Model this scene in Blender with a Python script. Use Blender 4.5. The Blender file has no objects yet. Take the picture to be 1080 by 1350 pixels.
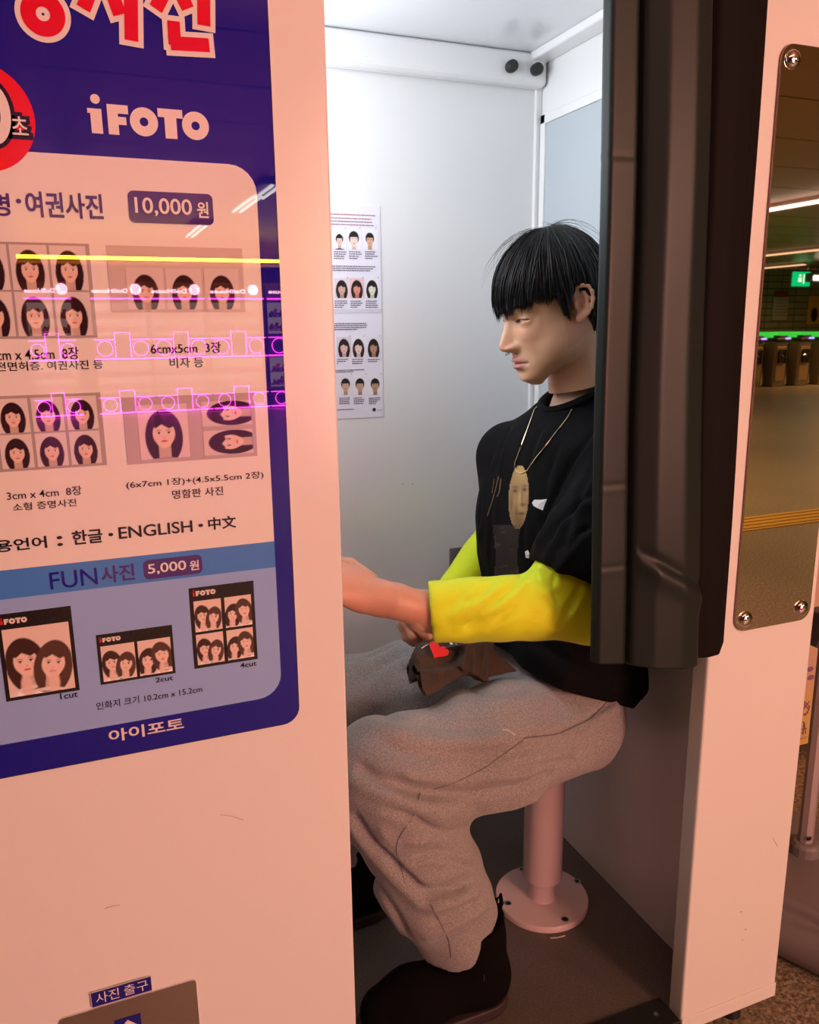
import bpy, bmesh, math, random
import numpy as np
from mathutils import Vector, Matrix
from mathutils.bvhtree import BVHTree
random.seed(4); rng = np.random.default_rng(4)
SC = bpy.context.scene
COL = SC.collection
R = math.radians

# ------------------------------------------------------------------ camera
CAM = np.array([0, -.97, 1.33]); F = 1070.0
_y, _p, _r = .38111, -.22405, -.011554
FWD = np.array([math.sin(_y)*math.cos(_p), math.cos(_y)*math.cos(_p), math.sin(_p)])
_rt = np.array([math.cos(_y), -math.sin(_y), 0.]); _up = np.cross(_rt, FWD)
RT = _rt*math.cos(_r)+_up*math.sin(_r); UP = -_rt*math.sin(_r)+_up*math.cos(_r)
cd = bpy.data.cameras.new('camera'); cam = bpy.data.objects.new('camera', cd); COL.objects.link(cam)
m = Matrix([list(RT)+[0], list(UP)+[0], list(-FWD)+[0], [0, 0, 0, 1]]).transposed()
m.translation = Vector(CAM); cam.matrix_world = m
cd.sensor_fit = 'VERTICAL'; cd.sensor_height = 24; cd.lens = F/1350*24; cd.clip_start = .02; cd.clip_end = 200
SC.camera = cam
SC.view_settings.view_transform = 'Standard'; SC.view_settings.look = 'None'
SC.view_settings.gamma = 1; SC.view_settings.use_curve_mapping = False
SC.view_settings.exposure = 0.0

def at(u, v, ax, val):
    """point of the world where the photograph's pixel meets the plane ax=val"""
    d = FWD*F+RT*(u-540)-UP*(v-675); i = 'xyz'.index(ax)
    return CAM+d*((val-CAM[i])/d[i])

# ------------------------------------------------------------------ light
W = bpy.data.worlds.new('world'); SC.world = W; W.use_nodes = True
W.node_tree.nodes['Background'].inputs[0].default_value = (1, .62, .42, 1)
W.node_tree.nodes['Background'].inputs[1].default_value = .16

def area(name, loc, target, sx, sy, power, col):
    l = bpy.data.lights.new(name, 'AREA'); l.shape = 'RECTANGLE'; l.size = sx; l.size_y = sy; l.energy = power; l.color = col
    o = bpy.data.objects.new(name, l); COL.objects.link(o); o.location = loc
    o.rotation_euler = (Vector(target)-Vector(loc)).to_track_quat('-Z', 'Y').to_euler(); return o
PINK = (1, .43, .33)
area('hall_fill', (.2, -1.75, 2.66), (.2, -1.35, 0), 2.4, .5, 13, (1, .52, .36))  # added ceiling fill without a fixture, warm ambient before the booth
for _x, _y2 in ((4, -5), (6.5, -9), (15.5, -11.2)):
    area('concourse_fill', (_x, _y2, 2.6), (_x, _y2, 0), .5, 2.2, 110, (1, .66, .34))  # added fills without fixtures, brighten the hall from outside the mirror's view

# ------------------------------------------------------------------ materials
MATS = {}
def mat(name, col, rough=.5, metal=0., emis=None, es=0., bump=0., bscale=50., spec=.5, coat=0., var=0., vscale=30., attr=None,
        sheen=0., sub=0., var_col=None, stretch=None, coat_rough=.03, alpha=1., trans=0.):
    if name in MATS: return MATS[name]
    mt = bpy.data.materials.new(name); mt.use_nodes = True; nt = mt.node_tree; N = nt.nodes; L = nt.links
    b = N['Principled BSDF']
    b.inputs['Base Color'].default_value = (*col, 1); b.inputs['Roughness'].default_value = rough
    b.inputs['Metallic'].default_value = metal; b.inputs['Specular IOR Level'].default_value = spec
    b.inputs['Coat Weight'].default_value = coat; b.inputs['Coat Roughness'].default_value = coat_rough
    b.inputs['Sheen Weight'].default_value = sheen
    if trans: b.inputs['Transmission Weight'].default_value = trans
    if alpha < 1: b.inputs['Alpha'].default_value = alpha
    if sub:
        b.inputs['Subsurface Weight'].default_value = sub; b.inputs['Subsurface Scale'].default_value = .01
        b.inputs['Subsurface Radius'].default_value = (1, .35, .2)
    if emis: b.inputs['Emission Color'].default_value = (*emis, 1); b.inputs['Emission Strength'].default_value = es
    tc = N.new('ShaderNodeTexCoord'); src = tc.outputs['Object']
    if stretch:
        mp = N.new('ShaderNodeMapping'); mp.inputs['Scale'].default_value = stretch; L.new(src, mp.inputs['Vector']); src = mp.outputs['Vector']
    colsrc = None
    if attr:
        a = N.new('ShaderNodeAttribute'); a.attribute_name = attr; colsrc = a.outputs['Color']
    if var or var_col:
        nz = N.new('ShaderNodeTexNoise'); nz.inputs['Scale'].default_value = vscale; nz.inputs['Detail'].default_value = 5
        L.new(src, nz.inputs['Vector'])
        mx = N.new('ShaderNodeMix'); mx.data_type = 'RGBA'
        rp = N.new('ShaderNodeMapRange'); rp.inputs[1].default_value = .35; rp.inputs[2].default_value = .65
        L.new(nz.outputs['Fac'], rp.inputs[0]); L.new(rp.outputs[0], mx.inputs[0])
        if var_col: ca, cb = col, var_col
        else: ca = tuple(c*(1-var) for c in col); cb = tuple(min(1, c*(1+var)) for c in col)
        if colsrc:
            mx.blend_type = 'MULTIPLY'; L.new(colsrc, mx.inputs[6]); mx.inputs[7].default_value = (1-var, 1-var, 1-var, 1)
        else:
            mx.inputs[6].default_value = (*ca, 1); mx.inputs[7].default_value = (*cb, 1)
        colsrc = mx.outputs[2]
    if colsrc: L.new(colsrc, b.inputs['Base Color'])
    if bump:
        nz2 = N.new('ShaderNodeTexNoise'); nz2.inputs['Scale'].default_value = bscale; nz2.inputs['Detail'].default_value = 3
        L.new(src, nz2.inputs['Vector']); bp = N.new('ShaderNodeBump'); bp.inputs['Strength'].default_value = bump
        bp.inputs['Distance'].default_value = .002; L.new(nz2.outputs['Fac'], bp.inputs['Height']); L.new(bp.outputs[0], b.inputs['Normal'])
    MATS[name] = mt; return mt

M_PAINT = mat('booth_paint', (.80, .79, .77), .20, bump=.06, bscale=200)
M_INNER = mat('booth_inner_paint', (.80, .80, .80), .22, bump=.05, bscale=60)
M_BCEIL = mat('booth_ceiling_laminate', (.80, .81, .83), .08)
M_BFLOOR = mat('booth_floor_sheet', (.115, .098, .085), .45, var=.18, vscale=260, bump=.15, bscale=500)
M_BLACK = mat('black_rubber', (.012, .012, .012), .45, bump=.1, bscale=90)
M_BLACKM = mat('black_metal', (.01, .01, .01), .3)
M_STEEL = mat('brushed_steel', (.62, .58, .56), .28, 1., bump=.15, bscale=40, stretch=(1, 1, 30))
M_CHROME = mat('chrome', (.85, .85, .85), .06, 1.)
M_MIRROR = mat('mirror_glass', (.84, .74, .58), .015, 1.)
M_PRINT = mat('poster_print', (1, 1, 1), .0, attr='col', spec=.8)
M_PAPER = mat('notice_paper', (1, 1, 1), .35, attr='col')
M_STOOL = mat('stool_paint', (.74, .585, .57), .25)
M_CURT = mat('curtain_vinyl', (.014, .021, .020), .42, spec=.3, bump=.25, bscale=22, stretch=(1, 1, .25))
M_CURTG = mat('curtain_dark_matte', (.007, .005, .005), .7, spec=.12)  # darker, duller vinyl used on the right-hand fold
M_SKIN = mat('skin', (.6, .35, .22), .42, attr='col', sub=.12, bump=.12, bscale=420)
M_HAIR = mat('black_hair', (.005, .005, .006), .42, spec=.35)
M_TEE = mat('black_cotton', (.0035, .0035, .0042), .9, bump=.4, bscale=350, spec=.15)
M_LIME = mat('lime_cotton', (.70, .86, .008), .75, bump=.3, bscale=420, sheen=.1, var=.05, vscale=8)
M_SWEAT = mat('grey_sweat_fleece', (.29, .275, .27), .9, var=.28, vscale=420, bump=.5, bscale=420, sheen=.25)
M_SUEDE = mat('black_suede', (.004, .003, .003), .95, bump=.4, bscale=300, spec=.1)
M_SOLE = mat('dark_rubber_sole', (.035, .02, .018), .6)
M_SOCK = mat('tan_sock', (.35, .18, .06), .9)
M_CAP = mat('brown_cloth', (.060, .038, .024), .85, bump=.5, bscale=260, var=.15, vscale=40)
M_GOLD = mat('pale_gold_chain', (.85, .72, .45), .2, 1.)
M_STITCH = mat('seam_thread', (.17, .15, .15), .9)
M_EYE = mat('eye_surface', (1, 1, 1), .08, attr='col')
M_GREYPL = mat('grey_plastic', (.21, .185, .19), .42, bump=.1, bscale=120)
M_DKPL = mat('dark_plastic', (.05, .045, .05), .4)
M_POLE = mat('pale_metal_pole', (.45, .38, .39), .35, .3)
def emat(name, col, s): return mat(name, (0, 0, 0), .5, emis=col, es=s)

# ------------------------------------------------------------------ object helpers
def tag(o, label=None, cat=None, group=None, kind=None):
    if label: o['label'] = label
    if cat: o['category'] = cat
    if group: o['group'] = group
    if kind: o['kind'] = kind
    return o
def empty(name, loc, label, cat, group=None):
    o = bpy.data.objects.new(name, None); COL.objects.link(o); o.location = loc; o.empty_display_size = .05
    return tag(o, label, cat, group)
def link(name, me, mt, parent=None, smooth=False):
    if mt and not me.materials: me.materials.append(mt)
    o = bpy.data.objects.new(name, me); COL.objects.link(o)
    if smooth: me.polygons.foreach_set('use_smooth', [True]*len(me.polygons))
    if parent is not None:
        o.parent = parent; o.location = -Vector(wloc(parent))
    return o
def wloc(o):
    v = Vector((0, 0, 0))
    while o is not None: v += o.location; o = o.parent
    return v
def mesh_np(name, V, Q, col=None):
    V = np.asarray(V, np.float32); Q = np.asarray(Q, np.int32); k = Q.shape[1]
    me = bpy.data.meshes.new(name); me.vertices.add(len(V)); me.vertices.foreach_set('co', V.ravel())
    me.loops.add(Q.size); me.loops.foreach_set('vertex_index', Q.ravel())
    me.polygons.add(len(Q)); me.polygons.foreach_set('loop_start', np.arange(0, Q.size, k, dtype=np.int32))
    me.update(calc_edges=True); me.validate()
    if col is not None: setcol(me, col)
    return me
def setcol(me, col):
    a = me.color_attributes.new('col', 'FLOAT_COLOR', 'POINT')
    c = np.ones((len(me.vertices), 4), np.float32); c[:, :3] = col; a.data.foreach_set('color', c.ravel())
class MB:
    """collects simple shapes, built as one mesh"""
    def __init__(s): s.bm = bmesh.new()
    def box(s, lo, hi, bev=0., seg=2):
        r = bmesh.ops.create_cube(s.bm, size=1); lo = Vector(lo); hi = Vector(hi)
        for v in r['verts']: v.co = Vector(((v.co.x+.5)*(hi.x-lo.x)+lo.x, (v.co.y+.5)*(hi.y-lo.y)+lo.y, (v.co.z+.5)*(hi.z-lo.z)+lo.z))
        if bev:
            es = set(e for v in r['verts'] for e in v.link_edges)
            bmesh.ops.bevel(s.bm, geom=list(es), offset=bev, segments=seg, affect='EDGES', profile=.5)
        return s
    def cyl(s, a, b, r0, r1=None, n=24, bev=0.):
        r1 = r0 if r1 is None else r1; a = Vector(a); b = Vector(b); d = b-a
        q = d.to_track_quat('Z', 'Y').to_matrix().to_4x4(); q.translation = (a+b)/2
        r = bmesh.ops.create_cone(s.bm, cap_ends=True, segments=n, radius1=r0, radius2=r1, depth=d.length, matrix=q)
        if bev:
            es = set(e for v in r['verts'] for e in v.link_edges if len(e.link_faces) == 2 and any(len(f.verts) > 4 for f in e.link_faces))
            bmesh.ops.bevel(s.bm, geom=list(es), offset=bev, segments=2, affect='EDGES')
        return s
    def sph(s, c, r, u=16, v=10, sc=(1, 1, 1)):
        mm = Matrix.Translation(c) @ Matrix.Diagonal((*[r*k for k in sc], 1))
        bmesh.ops.create_uvsphere(s.bm, u_segments=u, v_segments=v, radius=1, matrix=mm); return s
    def lathe(s, c, prof, n=32):
        rings = []
        for (r, z) in prof: rings.append([s.bm.verts.new((c[0]+r*math.cos(t*2*math.pi/n), c[1]+r*math.sin(t*2*math.pi/n), c[2]+z)) for t in range(n)])
        for a, b in zip(rings, rings[1:]):
            for i in range(n): s.bm.faces.new((a[i], a[(i+1) % n], b[(i+1) % n], b[i]))
        s.bm.faces.new(rings[0][::-1]); s.bm.faces.new(rings[-1]); return s
    def tube(s, pts, r, n=8, closed=False):
        pts = [Vector(p) for p in pts]; rings = []; up = Vector((0, 0, 1))
        for i, p in enumerate(pts):
            a = pts[(i-1) % len(pts)] if closed or i else p; b = pts[(i+1) % len(pts)] if closed or i < len(pts)-1 else p
            d = (b-a).normalized(); x = d.cross(up if abs(d.z) < .9 else Vector((1, 0, 0))).normalized(); y = d.cross(x)
            rr = r[i] if hasattr(r, '__len__') else r
            rings.append([s.bm.verts.new(p+x*rr*math.cos(t*2*math.pi/n)+y*rr*math.sin(t*2*math.pi/n)) for t in range(n)])
        for k in range(len(rings)-(0 if closed else 1)):
            a, b = rings[k], rings[(k+1) % len(rings)]
            for i in range(n): s.bm.faces.new((a[i], a[(i+1) % n], b[(i+1) % n], b[i]))
        if not closed: s.bm.faces.new(rings[0][::-1]); s.bm.faces.new(rings[-1])
        return s
    def prism(s, pts, y0, y1):
        """outline in (x,z), thickness along y"""
        a = [s.bm.verts.new((p[0], y0, p[1])) for p in pts]; b = [s.bm.verts.new((p[0], y1, p[1])) for p in pts]
        s.bm.faces.new(a); s.bm.faces.new(b[::-1]); n = len(pts)
        for i in range(n): s.bm.faces.new((a[i], b[i], b[(i+1) % n], a[(i+1) % n]))
        return s
    def build(s, name, mt, parent=None, smooth=False, col=None, autosmooth=True):
        bmesh.ops.recalc_face_normals(s.bm, faces=s.bm.faces[:])
        me = bpy.data.meshes.new(name); s.bm.to_mesh(me); s.bm.free()
        if col is not None: setcol(me, col)
        o = link(name, me, mt, parent, smooth)
        if smooth and autosmooth:
            try: me.set_sharp_from_angle(angle=R(40))
            except Exception: pass
        return o
def rrect(x0, z0, x1, z1, r, n=6, corners=(1, 1, 1, 1)):
    """rounded rectangle outline; corners: bl, br, tr, tl"""
    out = []
    for k, (cx, cz, a0) in enumerate(((x0, z0, 180), (x1, z0, 270), (x1, z1, 0), (x0, z1, 90))):
        if not corners[k]: out.append((cx, cz)); continue
        ox = cx+(r if cx == x0 else -r); oz = cz+(r if cz == z0 else -r)
        for i in range(n+1):
            t = R(a0+90*i/n); out.append((ox+r*math.cos(t), oz+r*math.sin(t)))
    return out
def copy_obj(o, **kw):
    c = o.copy(); COL.objects.link(c)
    for k, v in kw.items(): setattr(c, k, v)
    return c

# ------------------------------------------------------------------ implicit surfaces
class G:
    def __init__(s, lo, hi, h):
        s.lo = np.array(lo, np.float32); s.h = h; n = np.ceil((np.array(hi)-s.lo)/h).astype(int)+1
        ax = [s.lo[i]+h*np.arange(n[i], dtype=np.float32) for i in range(3)]
        s.X, s.Y, s.Z = np.meshgrid(*ax, indexing='ij'); s.f = np.full(s.X.shape, 1., np.float32)
    def seg(s, a, b, ra, rb=None):
        rb = ra if rb is None else rb; a = np.array(a, np.float32); b = np.array(b, np.float32); d = b-a; L2 = float(d@d)+1e-12
        x, y, z = s.X-a[0], s.Y-a[1], s.Z-a[2]; t = np.clip((x*d[0]+y*d[1]+z*d[2])/L2, 0, 1)
        return np.sqrt((x-t*d[0])**2+(y-t*d[1])**2+(z-t*d[2])**2)-(ra+(rb-ra)*t)
    def ell(s, c, r, M=None):
        x, y, z = s.X-c[0], s.Y-c[1], s.Z-c[2]
        if M is not None: x, y, z = (M[0][0]*x+M[0][1]*y+M[0][2]*z, M[1][0]*x+M[1][1]*y+M[1][2]*z, M[2][0]*x+M[2][1]*y+M[2][2]*z)
        k = np.sqrt((x/r[0])**2+(y/r[1])**2+(z/r[2])**2); g = np.sqrt((x/r[0]**2)**2+(y/r[1]**2)**2+(z/r[2]**2)**2)
        return k*(k-1)/(g+1e-6)
    def pline(s, pts):
        d = None
        for a, b in zip(pts, pts[1:]):
            e = s.seg(a, b, 0.); d = e if d is None else np.minimum(d, e)
        return d
    def add(s, d, k=.02): s.f = smin(s.f, d, k); return s
    def sub(s, d, k=.01): s.f = -smin(-s.f, d, k); return s
    def chain(s, pts, rs, k=.01):
        for i in range(len(pts)-1): s.add(s.seg(pts[i], pts[i+1], rs[i], rs[i+1]), k)
        return s
    def crease(s, pts, amp, w):
        d = s.pline(pts); s.f = s.f+amp*np.exp(-(d/w)**2); return s
    def mesh(s): return nets(s.f, s.lo, s.h)
def smin(a, b, k):
    if k <= 0: return np.minimum(a, b)
    h = np.maximum(k-np.abs(a-b), 0)/k; return np.minimum(a, b)-h*h*k*.25
def nets(S, lo, h):
    s = S < 0; sh = tuple(n-1 for n in S.shape); c = np.zeros(sh, np.int8)
    offs = [(i, j, k) for i in (0, 1) for j in (0, 1) for k in (0, 1)]
    for o in offs: c += s[o[0]:o[0]+sh[0], o[1]:o[1]+sh[1], o[2]:o[2]+sh[2]]
    act = (c > 0) & (c < 8); ai = np.argwhere(act); idx = np.full(sh, -1, np.int32); idx[act] = np.arange(len(ai))
    acc = np.zeros((len(ai), 3)); cnt = np.zeros(len(ai))
    for o in offs:
        for ax in range(3):
            if o[ax]: continue
            o2 = list(o); o2[ax] = 1
            va = S[ai[:, 0]+o[0], ai[:, 1]+o[1], ai[:, 2]+o[2]]; vb = S[ai[:, 0]+o2[0], ai[:, 1]+o2[1], ai[:, 2]+o2[2]]
            mk = (va < 0) != (vb < 0); t = np.where(mk, va/np.where(va == vb, 1, va-vb), 0)
            p = np.array(o, float)[None, :].repeat(len(ai), 0); p[:, ax] += t
            acc[mk] += p[mk]; cnt[mk] += 1
    V = np.asarray(lo)+h*(ai+acc/cnt[:, None]); Qs = []
    for ax in range(3):
        sl0 = [slice(None)]*3; sl1 = [slice(None)]*3; sl0[ax] = slice(0, -1); sl1[ax] = slice(1, None)
        d = s[tuple(sl0)] != s[tuple(sl1)]; e = np.argwhere(d); b, cc = [(1, 2), (2, 0), (0, 1)][ax]
        ok = (e[:, b] > 0) & (e[:, cc] > 0) & (e[:, b] < S.shape[b]-1) & (e[:, cc] < S.shape[cc]-1); e = e[ok]
        def g(db, dc):
            q = e.copy(); q[:, b] += db; q[:, cc] += dc; return idx[q[:, 0], q[:, 1], q[:, 2]]
        Q = np.stack([g(-1, -1), g(0, -1), g(0, 0), g(-1, 0)], 1)
        fl = ~s[e[:, 0], e[:, 1], e[:, 2]]; Q[fl] = Q[fl][:, ::-1]; Qs.append(Q)
    Q = np.concatenate(Qs); return V, Q[(Q >= 0).all(1)]
def noise3(P, seed, sc, n=10):
    """cheap smooth noise: a sum of random plane waves"""
    r = np.random.default_rng(seed); o = 0
    for i in range(n):
        k = r.normal(size=3)*np.array(sc); o = o+np.sin(P[..., 0]*k[0]+P[..., 1]*k[1]+P[..., 2]*k[2]+r.uniform(0, 6.28))
    return o/math.sqrt(n)

# ------------------------------------------------------------------ flat print: lettering and painted pictures
def text_mesh(s, bold=0.):
    c = bpy.data.curves.new('t', 'FONT'); c.body = s; c.offset = bold; c.resolution_u = 4
    o = bpy.data.objects.new('t', c); COL.objects.link(o); dg = bpy.context.evaluated_depsgraph_get()
    me = bpy.data.meshes.new_from_object(o.evaluated_get(dg)); bpy.data.objects.remove(o); bpy.data.curves.remove(c)
    me.materials.clear(); return me
def text_xz(name, s, x0, z0, x1, z1, y, col, mt, parent, bold=.0, flip=False, slant=0.):
    """lettering in the xz plane facing -y (flip: facing +y), box x0..x1, z0..z1"""
    me = text_mesh(s, bold); n = len(me.vertices); a = np.zeros(n*3); me.vertices.foreach_get('co', a); a = a.reshape(-1, 3)
    lo, hi = a.min(0), a.max(0); q = (a-lo)/np.maximum(hi-lo, 1e-6); v = np.zeros_like(a)
    v[:, 0] = (x1-(x1-x0)*q[:, 0]) if flip else x0+(x1-x0)*q[:, 0]; v[:, 1] = y; v[:, 2] = z0+(z1-z0)*q[:, 1]
    v[:, 0] += slant*(v[:, 2]-z0)
    me.vertices.foreach_set('co', v.ravel()); me.update()
    if col is not None: setcol(me, col)
    return link(name, me, mt, parent)
def flat(name, pts, y, col, mt, parent, th=.0004):
    mb = MB(); mb.prism(pts, y, y+th); return mb.build(name, mt, parent, col=col)
def paint_face(U, V, kind='woman', skin=(.78, .55, .45), hair=(.03, .018, .015), bg=(.75, .72, .72), shirt=(.30, .28, .36), cx=.5, cy=.5, s=1., C=None, tilt=0., A=.75):
    """a simple head and shoulders portrait; U, V in 0..1, V up; aspect 3:4"""
    if C is None: C = np.ones(U.shape+(3,))*np.array(bg)
    x0 = (U-cx)*A/s; y0 = (V-cy)/s; ct, st = math.cos(tilt), math.sin(tilt); x = x0*ct+y0*st; y = -x0*st+y0*ct
    def put(d, c, w=.008, a=1.):
        k = np.clip(.5-d/w, 0, 1)[..., None]*a; C[:] = C*(1-k)+np.array(c)*k
    def el(ex, ey, rx, ry): return (np.sqrt(((x-ex)/rx)**2+((y-ey)/ry)**2)-1)*min(rx, ry)
    sk = np.array(skin); dk = sk*.72
    if kind == 'woman':
        put(np.maximum(el(0, -.02, .20, .36), -.40-y), hair)
        put(np.maximum(el(0, .10, .175, .225), -y-.3), hair)
    else:
        put(el(0, .10, .155, .19), hair)
    put(np.maximum(np.abs(x)-.065, np.maximum(y-0., -.42-y)), dk)
    put(el(0, -.52, .34, .24), shirt)
    put(np.maximum(np.abs(x)+(y+.30)*.55-.0, -.44-y)+.02*0, sk*.92, .01)
    if kind == 'suit': put(np.maximum(np.abs(x)-.018, y+.33), (.15, .1, .14)); 
    put(el(0, .03, .118, .165), sk); put(el(0, -.02, .095, .14), sk)
    if kind == 'woman':
        put(np.maximum(el(0, .16, .125, .075), .150-y-np.abs(x+.02)*.75), hair, .012)
    else:
        put(np.maximum(el(0, .15, .128, .075), .115-y), hair, .01)
    for e in (-1, 1):
        put(el(e*.052, .075, .030, .006), hair, .006, .7); put(el(e*.052, .040, .026, .013), (.85, .82, .8), .006)
        put(el(e*.052, .040, .013, .013), (.02, .015, .015), .006); put(el(e*.052, .052, .028, .004), (.05, .02, .02), .005)
        put(el(e*.07, -.03, .03, .03), (.85, .42, .36), .05, .25)
    put(el(0, -.022, .018, .009), dk, .012, .8); put(el(0, -.068, .036, .013), (.62, .10, .10), .006)
    if kind == 'woman':
        for e in (-1, 1): put(np.maximum(el(e*.09, -.36, .07, .035), -.5-y), np.array(shirt)*1.25, .01); put(el(e*.06, -.335, .05, .008), (.03, .03, .05), .006)
    return C
def grid_print(name, x0, z0, x1, z1, y, nx, nz, fn, mt, parent, rot=0):
    u = np.linspace(0, 1, nx+1); v = np.linspace(0, 1, nz+1); U, V = np.meshgrid(u, v, indexing='ij')
    C = fn(V, 1-U) if rot == 1 else (fn(1-V, U) if rot == -1 else fn(U, V))
    P = np.stack([x0+(x1-x0)*U, np.full(U.shape, y), z0+(z1-z0)*V], -1).reshape(-1, 3)
    I = np.arange((nx+1)*(nz+1)).reshape(nx+1, nz+1)
    Q = np.stack([I[:-1, :-1], I[1:, :-1], I[1:, 1:], I[:-1, 1:]], -1).reshape(-1, 4)
    me = mesh_np(name, P, Q, C.reshape(-1, 3)); return link(name, me, mt, parent)

# ================================================================== the setting: station hall
HC = 2.72
def granite():
    mt = bpy.data.materials.new('granite_floor'); mt.use_nodes = True; nt = mt.node_tree; N = nt.nodes; L = nt.links; b = N['Principled BSDF']
    tc = N.new('ShaderNodeTexCoord'); v1 = N.new('ShaderNodeTexNoise'); v1.inputs['Scale'].default_value = 95; v1.inputs['Detail'].default_value = 6; v1.inputs['Roughness'].default_value = .75
    L.new(tc.outputs['Object'], v1.inputs['Vector']); cr = N.new('ShaderNodeValToRGB'); e = cr.color_ramp.elements
    e[0].position = .36; e[0].color = (.06, .045, .028, 1); e[1].position = .62; e[1].color = (.58, .50, .36, 1); k = e.new(.49); k.color = (.27, .215, .14, 1)
    L.new(v1.outputs['Fac'], cr.inputs[0]); v2 = N.new('ShaderNodeTexNoise'); v2.inputs['Scale'].default_value = .9; L.new(tc.outputs['Object'], v2.inputs['Vector'])
    mx = N.new('ShaderNodeMix'); mx.data_type = 'RGBA'; mx.blend_type = 'MULTIPLY'; mx.inputs[0].default_value = .35
    L.new(cr.outputs[0], mx.inputs[6]); L.new(v2.outputs['Fac'], mx.inputs[7]); L.new(mx.outputs[2], b.inputs['Base Color'])
    b.inputs['Roughness'].default_value = .34; return mt
def tile_wall(name, c1, c2, sw, sh):
    mt = bpy.data.materials.new(name); mt.use_nodes = True; nt = mt.node_tree; N = nt.nodes; L = nt.links; b = N['Principled BSDF']
    tc = N.new('ShaderNodeTexCoord'); sp = N.new('ShaderNodeSeparateXYZ'); L.new(tc.outputs['Object'], sp.inputs[0])
    ad = N.new('ShaderNodeMath'); ad.operation = 'ADD'; L.new(sp.outputs[0], ad.inputs[0]); L.new(sp.outputs[1], ad.inputs[1])
    cb = N.new('ShaderNodeCombineXYZ'); L.new(ad.outputs[0], cb.inputs[0]); L.new(sp.outputs[2], cb.inputs[1])
    br = N.new('ShaderNodeTexBrick'); br.inputs['Scale'].default_value = 1; br.offset = 0
    br.inputs['Brick Width'].default_value = sw; br.inputs['Row Height'].default_value = sh; br.inputs['Mortar Size'].default_value = .012
    br.inputs['Color1'].default_value = (*c1, 1); br.inputs['Color2'].default_value = (*c2, 1); br.inputs['Mortar'].default_value = (.04, .04, .025, 1)
    L.new(cb.outputs[0], br.inputs['Vector']); L.new(br.outputs['Color'], b.inputs['Base Color']); b.inputs['Roughness'].default_value = .3; return mt
M_GRAN = granite()
M_TILE = tile_wall('green_glazed_tile', (.30, .31, .17), (.24, .25, .14), .5, .17)
M_HCEIL = mat('ceiling_slat_paint', (.40, .25, .12), .35)
M_JOINT = mat('floor_joint', (.10, .07, .05), .7)
XW = 27.   # wall beyond the ticket gates
struct = lambda o: tag(o, kind='structure')
struct(MB().box((-9, -16, -.12), (XW, 6, 0)).build('floor', M_GRAN))
struct(MB().box((-9, -16, HC+.03), (XW, 6, HC+.12)).build('ceiling', M_HCEIL))
WY = -17.0
struct(MB().box((-9, -16.1, 0), (XW, -16, HC)).build('wall_back', M_TILE))
struct(MB().box((XW, -16, 0), (XW+.1, 6, HC)).build('wall_right', M_TILE))
struct(MB().box((-9.1, -16, 0), (-9, 6, HC)).build('wall_left', M_TILE))
struct(MB().box((-9, 6, 0), (XW, 6.1, HC)).build('wall_far', M_TILE))
ceil = bpy.data.objects['ceiling']
sl = MB().box((-9, 0, HC), (XW, .88, HC+.03)).build('ceiling_slat', M_HCEIL, ceil); sl.location.y = -15.9
for k in range(1, 24): copy_obj(sl).location.y = -15.9+.9*k
# joints of the granite slabs near the booth, and slabs' metal strips
flo = bpy.data.objects['floor']
# tactile paving: bars in a yellow strip
M_TACT = mat('tactile_yellow', (.62, .36, .05), .5)
ty = MB().box((1.0, -3.30, 0), (9, -3.0, .004)).build('tactile_strip', M_TACT, flo)
tb = MB().box((1.0, -3.28, .004), (9, -3.245, .009), .002).build('tactile_bar', M_TACT, ty)
for k in range(1, 4): copy_obj(tb).location.y = k*.07
# fluorescent fixtures (a lamp each, seen in the reflections)
M_FIX = mat('fixture_white', (.7, .7, .68), .4)
E_TUBE = emat('tube_light', (1, .90, .82), 9)
def ceiling_light(x, y, L, label, along='x', w=.16, e=E_TUBE):
    t = empty('ceiling_light', (x, y, HC), label, 'lamp', 'ceiling lights of the hall')
    h = L/2
    if along == 'x': a, b = (x-h, y-w/2), (x+h, y+w/2)
    else: a, b = (x-w/2, y-h), (x+w/2, y+h)
    MB().box((*a, HC-.045), (*b, HC), .006).build('housing', M_FIX, t)
    for s in (-1, 1):
        if along == 'x': MB().cyl((x-h+.04, y+s*.04, HC-.055), (x+h-.04, y+s*.04, HC-.055), .014, n=10).build('tube', e, t)
        else: MB().cyl((x+s*.04, y-h+.04, HC-.055), (x+s*.04, y+h-.04, HC-.055), .014, n=10).build('tube', e, t)
def vat(u, v, ax, val):
    """place whose mirror image in the booth's front plane y=0 is seen at the pixel"""
    p = at(u, v, ax, val); return np.array([p[0], -p[1], p[2]])
p = vat(325, 263, 'z', HC); ceiling_light(p[0], p[1], 1.3, 'twin-tube ceiling light nearest the booth, mirrored right of the price tag', 'y', .3)
p = vat(258, 300, 'z', HC); ceiling_light(p[0], p[1], 1.5, 'twin-tube ceiling light farther off, mirrored under the price tag', 'y', .3)
p = vat(352, 246, 'z', HC); ceiling_light(p[0], p[1], .9, 'short ceiling light mirrored at the right edge of the price board', 'y', .3)
p = vat(1040, 266, 'z', HC); ceiling_light(p[0], p[1], 2.2, 'long pinkish ceiling tube reflected high in the wall mirror', 'y', .10, emat('tube_pinkish', (1, .75, .68), 6))
p = vat(1040, 330, 'z', HC); ceiling_light(p[0], p[1], 4.5, 'long thin ceiling light line reflected in mid height of the wall mirror', 'y', .08, emat('tube_dim', (1, .62, .40), 1.3))
p = vat(1015, 350, 'z', HC); ceiling_light(p[0], p[1], 2.2, 'farthest short ceiling tube, reflected just above the tiled wall', 'y', .08, emat('tube_dim', (1, .62, .40), 1.3))

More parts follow.
